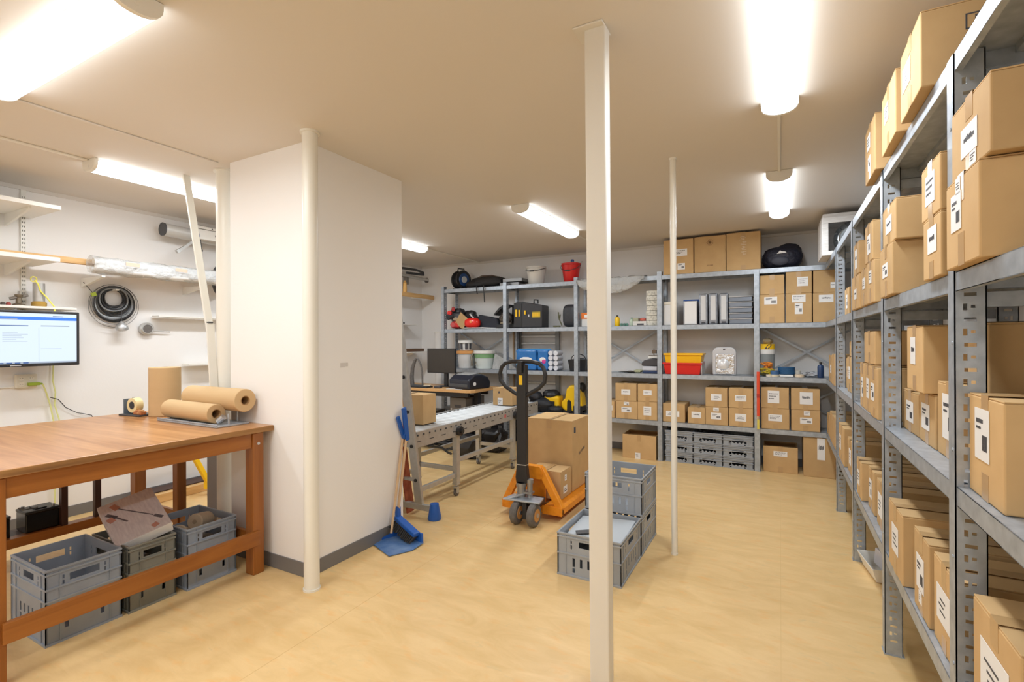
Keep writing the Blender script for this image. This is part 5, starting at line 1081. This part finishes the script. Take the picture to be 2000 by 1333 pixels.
for k in range(7): MB().tube([(.075*math.cos(a)*1.0, .045*math.sin(a), .035+k*.0105) for a in [2*math.pi*j/20 for j in range(20)]], .007, 6, closed=True).build('rope_turn', mat('blue rope', (.015, .09, .22), .6), br_, smooth=True)
MB().box(-.06, .06, -.035, .035, 0, .105).build('rope_core', mat('navy rope shade', (.01, .06, .15), .8), br_, bevel=.01); MB().box(-.065, .065, -.05, .05, 0, .024).build('white_spool', paper_m, br_, bevel=.006)
tag(MB().ell((.30, 6.10, S3+.032), (.10, .07, .03), 14, 8, lump=.25, seed=9).build('clear_wrapped_parts', mat('glossy clear wrap', (.50, .52, .56), .2, noise=(30, 3, (.12, .12, .13), .5, .65))), 'grey parts in crumpled clear wrap near the rack corner', 'package')
bottle('dark blue bottle on third shelf beside corner box', .375, 5.985+.06, S3+.002, .03, .16, mat('navy plastic', (.02, .05, .14), .35))
# spirit level leaning on the upright
sl = thing('spirit_level', 'long red spirit level strapped upright on the rack upright', 'spirit level', (-.205, 5.962, .60))
MB().box(-.012, .016, -.011, .011, 0, .48).build('level_body', mat('signal red', (.75, .07, .02), .4), sl, bevel=.002); MB().box(-.013, .017, -.012, .012, .20, .24).build('vial_window', mat('dark red band', (.45, .03, .02), .4), sl)
MB().cyl((0, 0, -.03), (0, 0, -.001), .014, 12).build('wooden_end', stick_m, sl, smooth=True); MB().box(-.010, .012, -.010, .008, -.14, -.031).build('yellow_tail', mat('lemon tape', (.75, .62, .10), .5), sl, bevel=.002)
# third shelf left
bucket('small white tub with black striped side, on the orange rimmed bucket', -4.07, S3+.262, .085, .10, .14, mat('white tub', (.74, .74, .72), .4), lid=white_m, y=6.12)
b = MB()
for a0 in (-150, -108, -62, -25):
    for q in range(3):
        a = R(a0+q*8); a2 = R(a0+q*8+8); b.add([(.0985*math.cos(a), .0985*math.sin(a), .02), (.0985*math.cos(a2), .0985*math.sin(a2), .02), (.1015*math.cos(a2), .1015*math.sin(a2), .105), (.1015*math.cos(a), .1015*math.sin(a), .105)], [(0, 1, 2, 3)])
o = b.build('black_stripes', ink_m, [q for q in bpy.data.objects if q.get('label', '').startswith('small white tub')][0])
bucket('white bucket with orange lid on third shelf behind desk monitor', -4.08, S3+.002, .12, .145, .245, mat('white bucket plastic', (.74, .74, .73), .4), lid=mat('orange lid', (.70, .33, .10), .5), y=6.17)
gb = bucket('white lidded bucket with green band and hanging keys, third shelf', -3.77, S3+.002, .132, .155, .25, mat('cool white plastic', (.66, .72, .70), .4), lid=white_m, y=6.17)
MB().lathe([(.146, .155), (.1505, .155), (.1545, .212), (.150, .212)], n=28, caps=False).build('green_band', mat('green band', (.22, .42, .20), .5), gb, smooth=True)
MB().tube([(-.14, -.10, .22), (-.16, -.12, .16), (-.14, -.13, .11), (-.15, -.12, .04)], .016, 8).tube([(-.07, -.16, .12), (-.05, -.165, .09), (-.06, -.165, .06), (-.09, -.16, .05)], .006, 6).build('key_string', mat('grey brown keys', (.28, .25, .20), .4, metal=.4), gb, smooth=True)
tag(MB().add([(-3.62, 6.12, S3+.002), (-3.20, 6.10, S3+.002), (-3.18, 6.36, S3+.002), (-3.60, 6.36, S3+.002), (-3.60, 6.16, S3+.22), (-3.46, 6.14, S3+.16), (-3.44, 6.34, S3+.16), (-3.60, 6.34, S3+.22)], [(0, 3, 2, 1), (4, 5, 6, 7), (0, 1, 5, 4), (1, 2, 6, 5), (2, 3, 7, 6), (3, 0, 4, 7)]).build('metal_box', mat('weathered zinc', (.38, .38, .37), .5, noise=(20, 5, (.5, .5, .49), .4, .7))), 'weathered grey metal box right of the green banded bucket', 'metal box')
def bluebag(label, x, w_, acc, seed):
    t = thing('detergent_bag', label, 'bag', (x, 6.14, S3+.002))
    b = MB(); b.prism([(-w_/2, 0), (w_/2, 0), (w_/2+.01, .05), (w_/2, .22), (w_/2+.012, .275), (-w_/2-.012, .275), (-w_/2, .22), (-w_/2-.01, .05)], 'y', -.08, .08); b.build('bag_body', mat('glossy blue film', (.02, .17, .50), .25, bump=(14, .5, .02)), t, bevel=.02, seg=3)
    MB().box(-w_/2-.012, w_/2+.012, -.01, .01, .27, .29).build('bag_seal', mat('light blue film', (.06, .30, .62), .3), t, bevel=.002)
    MB().ell((0, -.078, .145), (w_*.34, .006, .035), 16, 6).build('white_emblem', paper_m, t, smooth=True); MB().ell((acc[0], -.082, acc[1]), (.03, .006, .03), 12, 6).build('colour_spot', mat('spot %s' % seed, acc[2], .4), t, smooth=True)
bluebag('big glossy blue bag with white emblem on third shelf', -3.05, .30, (-.12, .06, (.20, .55, .75)), 1)
bluebag('second blue bag with pink spot left of white bundle', -2.80, .15, (.02, .12, (.70, .05, .30)), 2)
wr_ = thing('roll_pack', 'clear pack of white rolls beside the pink spotted blue bag', 'paper rolls', (-2.64, 6.14, S3+.002))
for i in range(2):
    for j in range(4): MB().cyl((-.04+i*.075, -.09, .035+j*.066), (-.04+i*.075, .09, .035+j*.066), .032, 16).build('white_roll', mat('tissue white', (.68, .70, .76), .7), wr_, smooth=True)
bk = thing('black_basket', 'small black basket with arched handle on third shelf by post', 'basket', (-2.32, 6.175, S3+.002))
MB().ring([[(x*.105, y*.08, 0) for x, y in ((-1, -1), (1, -1), (1, 1), (-1, 1))], [(x*.125, y*.10, .15) for x, y in ((-1, -1), (1, -1), (1, 1), (-1, 1))], [(x*.115, y*.09, .15) for x, y in ((-1, -1), (1, -1), (1, 1), (-1, 1))], [(x*.098, y*.073, .008) for x, y in ((-1, -1), (1, -1), (1, 1), (-1, 1))]]).build('basket_body', black_m, bk, bevel=.01)
MB().tube([(.10*math.cos(a), -.03, .15+.07*math.sin(a)) for a in [math.pi*k/12 for k in range(13)]], .006, 6).build('basket_handle', black_m, bk, smooth=True); MB().ell((0, 0, .14), (.09, .06, .03), 12, 6, lump=.3, seed=3).build('basket_content', dkgrey_m, bk)
# grey ladder-like frame leaning behind
gl = thing('grey_stepladder', 'folded grey stepladder leaning on the back wall behind blue bags', 'ladder', (-3.0, 6.395, .003))
for x in (-.31, .28): MB().box(x-.03, x+.03, -.018, .018, 0, 1.60).build('stile', mat('dull grey metal', (.28, .285, .28), .45, metal=.4), gl, bevel=.004)
for z in (.25, .53, .81, 1.09, 1.37, 1.47): MB().box(-.28, .25, -.018, .018, z, z+.03).build('rung', alu_m, gl, bevel=.003)
tag(MB().cyl((-3.30-.12, 6.40, .003), (-3.30-.12, 6.40, 1.56), .012, 8).build('wooden_stick', stick_m, smooth=True), 'thin wooden stick standing upright beside the grey stepladder', 'stick')
# top shelf bag, carton with duct
sb3 = thing('sports_bag', 'navy black sports bag on top shelf beside the big boxes', 'bag', (.03, 6.17, T+.001))
MB().ell((0, 0, .12), (.195, .15, .12), 24, 14, lump=.07, seed=11, pw=.75).ell((.06, .02, .19), (.13, .11, .09), 16, 10, lump=.07, seed=12).build('bag_body', mat('navy black nylon', (.016, .018, .035), .55, bump=(16, .8, .03)), sb3, smooth=True)
MB().ell((-.02, -.135, .08), (.09, .03, .055), 16, 8).build('end_pocket', mat('grey navy nylon', (.05, .055, .08), .6), sb3, smooth=True); MB().prism([(-.05, .15), (.04, .155), (.03, .168), (-.01, .175), (-.02, .185), (-.03, .17)], 'y', -.165, -.150).build('white_emblem', paper_m, sb3)
dc = thing('open_crate', 'open white carton holding a bent silver duct in the rack corner', 'carton', (.595, 5.60, T+.002), 1)
wc_m = mat('white washed board', (.74, .73, .72), .5, noise=(12, 5, (.62, .60, .58), .4, .7), stretch=(1, 1, 6))
MB().box(-.25, .25, -.22, .22, 0, .012).box(-.25, .25, -.22, .22, .33, .345).box(-.25, -.238, -.22, .22, .012, .33).box(.238, .25, -.22, .22, .012, .33).box(-.238, .238, .208, .22, .012, .33).build('carton_shell', wc_m, dc, bevel=.002)
MB().box(-.25, .25, -.235, -.22, 0, .04).box(-.25, .25, -.235, -.22, .295, .345).box(-.25, -.20, -.235, -.22, .04, .295).box(.20, .25, -.235, -.22, .04, .295).build('front_frame', wc_m, dc, bevel=.002)
MB().box(-.24, .26, -.20, .22, .347, .385).build('top_board', wc_m, dc, bevel=.003)
for k in range(9):
    a = R(95+k*22); MB().tube([(.02+(.12-.0)*math.cos(a+q)*1, -.03, .165+.125*math.sin(a+q)) for q in (0, R(11), R(22))], .045, 12).build('duct_segment', mat('chrome duct', (.45, .50, .54), .15, metal=.95), dc, smooth=True)
# floor: black bag, yellow machines behind the pallet truck
S4a = .47
vc = thing('yellow_vacuum', 'big yellow and black machine on shelf left of square post', 'machine', (-2.40, 6.17, S4+.001))
MB().prism([(-.13, .06), (-.15, .14), (-.09, .20), (-.07, .32), (-.02, .375), (.07, .375), (.12, .30), (.14, .20), (.15, .08), (.10, .03), (-.08, .03)], 'y', -.09, .09).build('yellow_shell', yellow_m, vc, bevel=.025, seg=3)
MB().prism([(-.06, .02), (-.055, .16), (-.03, .19), (0, .16), (.01, .02)], 'y', -.098, -.085).box(-.14, .15, -.08, .10, 0, .05).box(.03, .15, -.095, .06, .02, .11).build('black_body', black_m, vc, bevel=.006)
MB().ell((.11, .02, .34), (.05, .06, .07), 12, 8).build('black_cap', black_m, vc, smooth=True)
v2 = thing('yellow_toolbox', 'smaller yellow and black power tool behind the black fabric heap', 'machine', (-2.70, 6.18, S4+.001))
MB().box(-.10, .12, -.09, .09, .05, .22).build('yellow_shell', yellow_m, v2, bevel=.03, seg=3); MB().ell((-.02, 0, .23), (.13, .10, .07), 14, 8, lump=.15, seed=4).box(-.08, .06, -.10, -.05, .03, .15).box(-.11, .13, -.1, .1, 0, .05).build('black_body', black_m, v2)
bh = thing('fabric_heap', 'heap of black fabric sheets at far end of the conveyor', 'fabric', (-2.84, 6.12, S4+.001))
MB().ell((0, 0, .10), (.19, .13, .10), 18, 10, lump=.18, seed=14).ell((-.08, -.03, .20), (.10, .09, .075), 14, 8, lump=.15, seed=15).build('fabric_body', mat('black sheet', (.014, .015, .02), .6, bump=(12, .7, .03)), bh, smooth=True)
tag(MB().ell((-2.62, 6.06, S4+.05), (.11, .07, .05), 14, 8, lump=.2, seed=23).build('fabric_fold', M['black sheet'], smooth=True), 'low fold of black fabric between heap and yellow machine', 'fabric')
for i in (0, 1):
    for z in (LV[0],):
        o = put('shelf', SMB, br); o.location = (bx_[i]+4.403+.012, .004, z)
# things on floor under left bays seen below the conveyor
for lab, x, y, sz, c in (('dark grey machine housing on floor behind the conveyor legs', -3.45, 6.18, (.30, .28, .30), (.03, .03, .035)), ('black tool box on floor under the rack behind conveyor', -3.02, 6.18, (.28, .26, .24), (.02, .02, .022)), ('blue and white boxed item on floor near conveyor end', -2.72, 6.10, (.16, .20, .36), (.10, .16, .28))):
    t = thing('floor_case', lab, 'case', (x, y, .001)); MB().box(-sz[0]/2, sz[0]/2, -sz[1]/2, sz[1]/2, 0, sz[2]*.7).build('case_base', mat('c1%s' % x, c, .5), t, bevel=.01); MB().box(-sz[0]/2, sz[0]/2, -sz[1]/2, sz[1]/2, sz[2]*.71, sz[2]).build('case_lid', mat('c2%s' % x, tuple(q*1.5 for q in c), .45), t, bevel=.01); MB().box(-.03, .03, -sz[1]/2-.006, -sz[1]/2, sz[2]*.62, sz[2]*.8).build('case_latch', steel_m, t, bevel=.002)
# pale sheet inside the near floor crate
tag(MB().obox((-1.0, 3.02, .225), (.36, .40, .012), (2, -3, 2)).build('pale_sheet', mat('pale blue grey sheet', (.50, .55, .60), .35), bevel=.003), 'pale grey sheet lying inside the low near floor crate', 'sheet')
tag(MB().obox((-1.06, 2.93, .236), (.13, .05, .006), (2, -3, 30)).build('dark_slip', dkgrey_m, bevel=.002), 'dark slip on the pale sheet in the floor crate', 'slip')
tag(MB().ell((-.70, 6.18, .375), (.12, .10, .03), 14, 8, lump=.3, seed=6).build('black_bag', black_m), 'black plastic bag lying in the middle crate stack', 'bag')
# white tray under the right rack
tr = thing('white_tray', 'white plastic tray with papers and tools on floor under right rack', 'tray', (.605, 3.69, .003), 8)
MB().ring([[(x*.13, y*.12, 0) for x, y in ((-1, -1), (1, -1), (1, 1), (-1, 1))], [(x*.16, y*.15, .085) for x, y in ((-1, -1), (1, -1), (1, 1), (-1, 1))], [(x*.155, y*.145, .085) for x, y in ((-1, -1), (1, -1), (1, 1), (-1, 1))], [(x*.125, y*.115, .005) for x, y in ((-1, -1), (1, -1), (1, 1), (-1, 1))]]).build('tray_shell', white_m, tr, bevel=.003)
MB().obox((.0, .03, .085), (.16, .11, .10), (10, 0, 12)).build('grey_packet', mat('lilac grey card', (.58, .56, .58), .5), tr, bevel=.006)
MB().obox((.02, -.06, .05), (.12, .06, .05), (0, 20, 30)).build('loose_paper', mat('crumpled paper', (.62, .64, .63), .6, bump=(20, .6, .02)), tr, bevel=.01)
MB().ell((-.06, -.06, .06), (.008, .02, .03), 8, 6).cyl((.08, -.03, .09), (.11, -.05, .03), .014, 8).build('dark_tool', dkgrey_m, tr, smooth=True)
# scuff sticker on the wall block
tag(MB().box(PX1+.0003, PX1+.0012, 2.30, 2.34, 1.255, 1.285).box(PX1+.0003, PX1+.0012, 2.345, 2.365, 1.26, 1.285).build('faint_sticker', mat('faint grey sticker', (.62, .60, .58), .6)), 'two faint pale stickers on the white wall block', 'sticker')
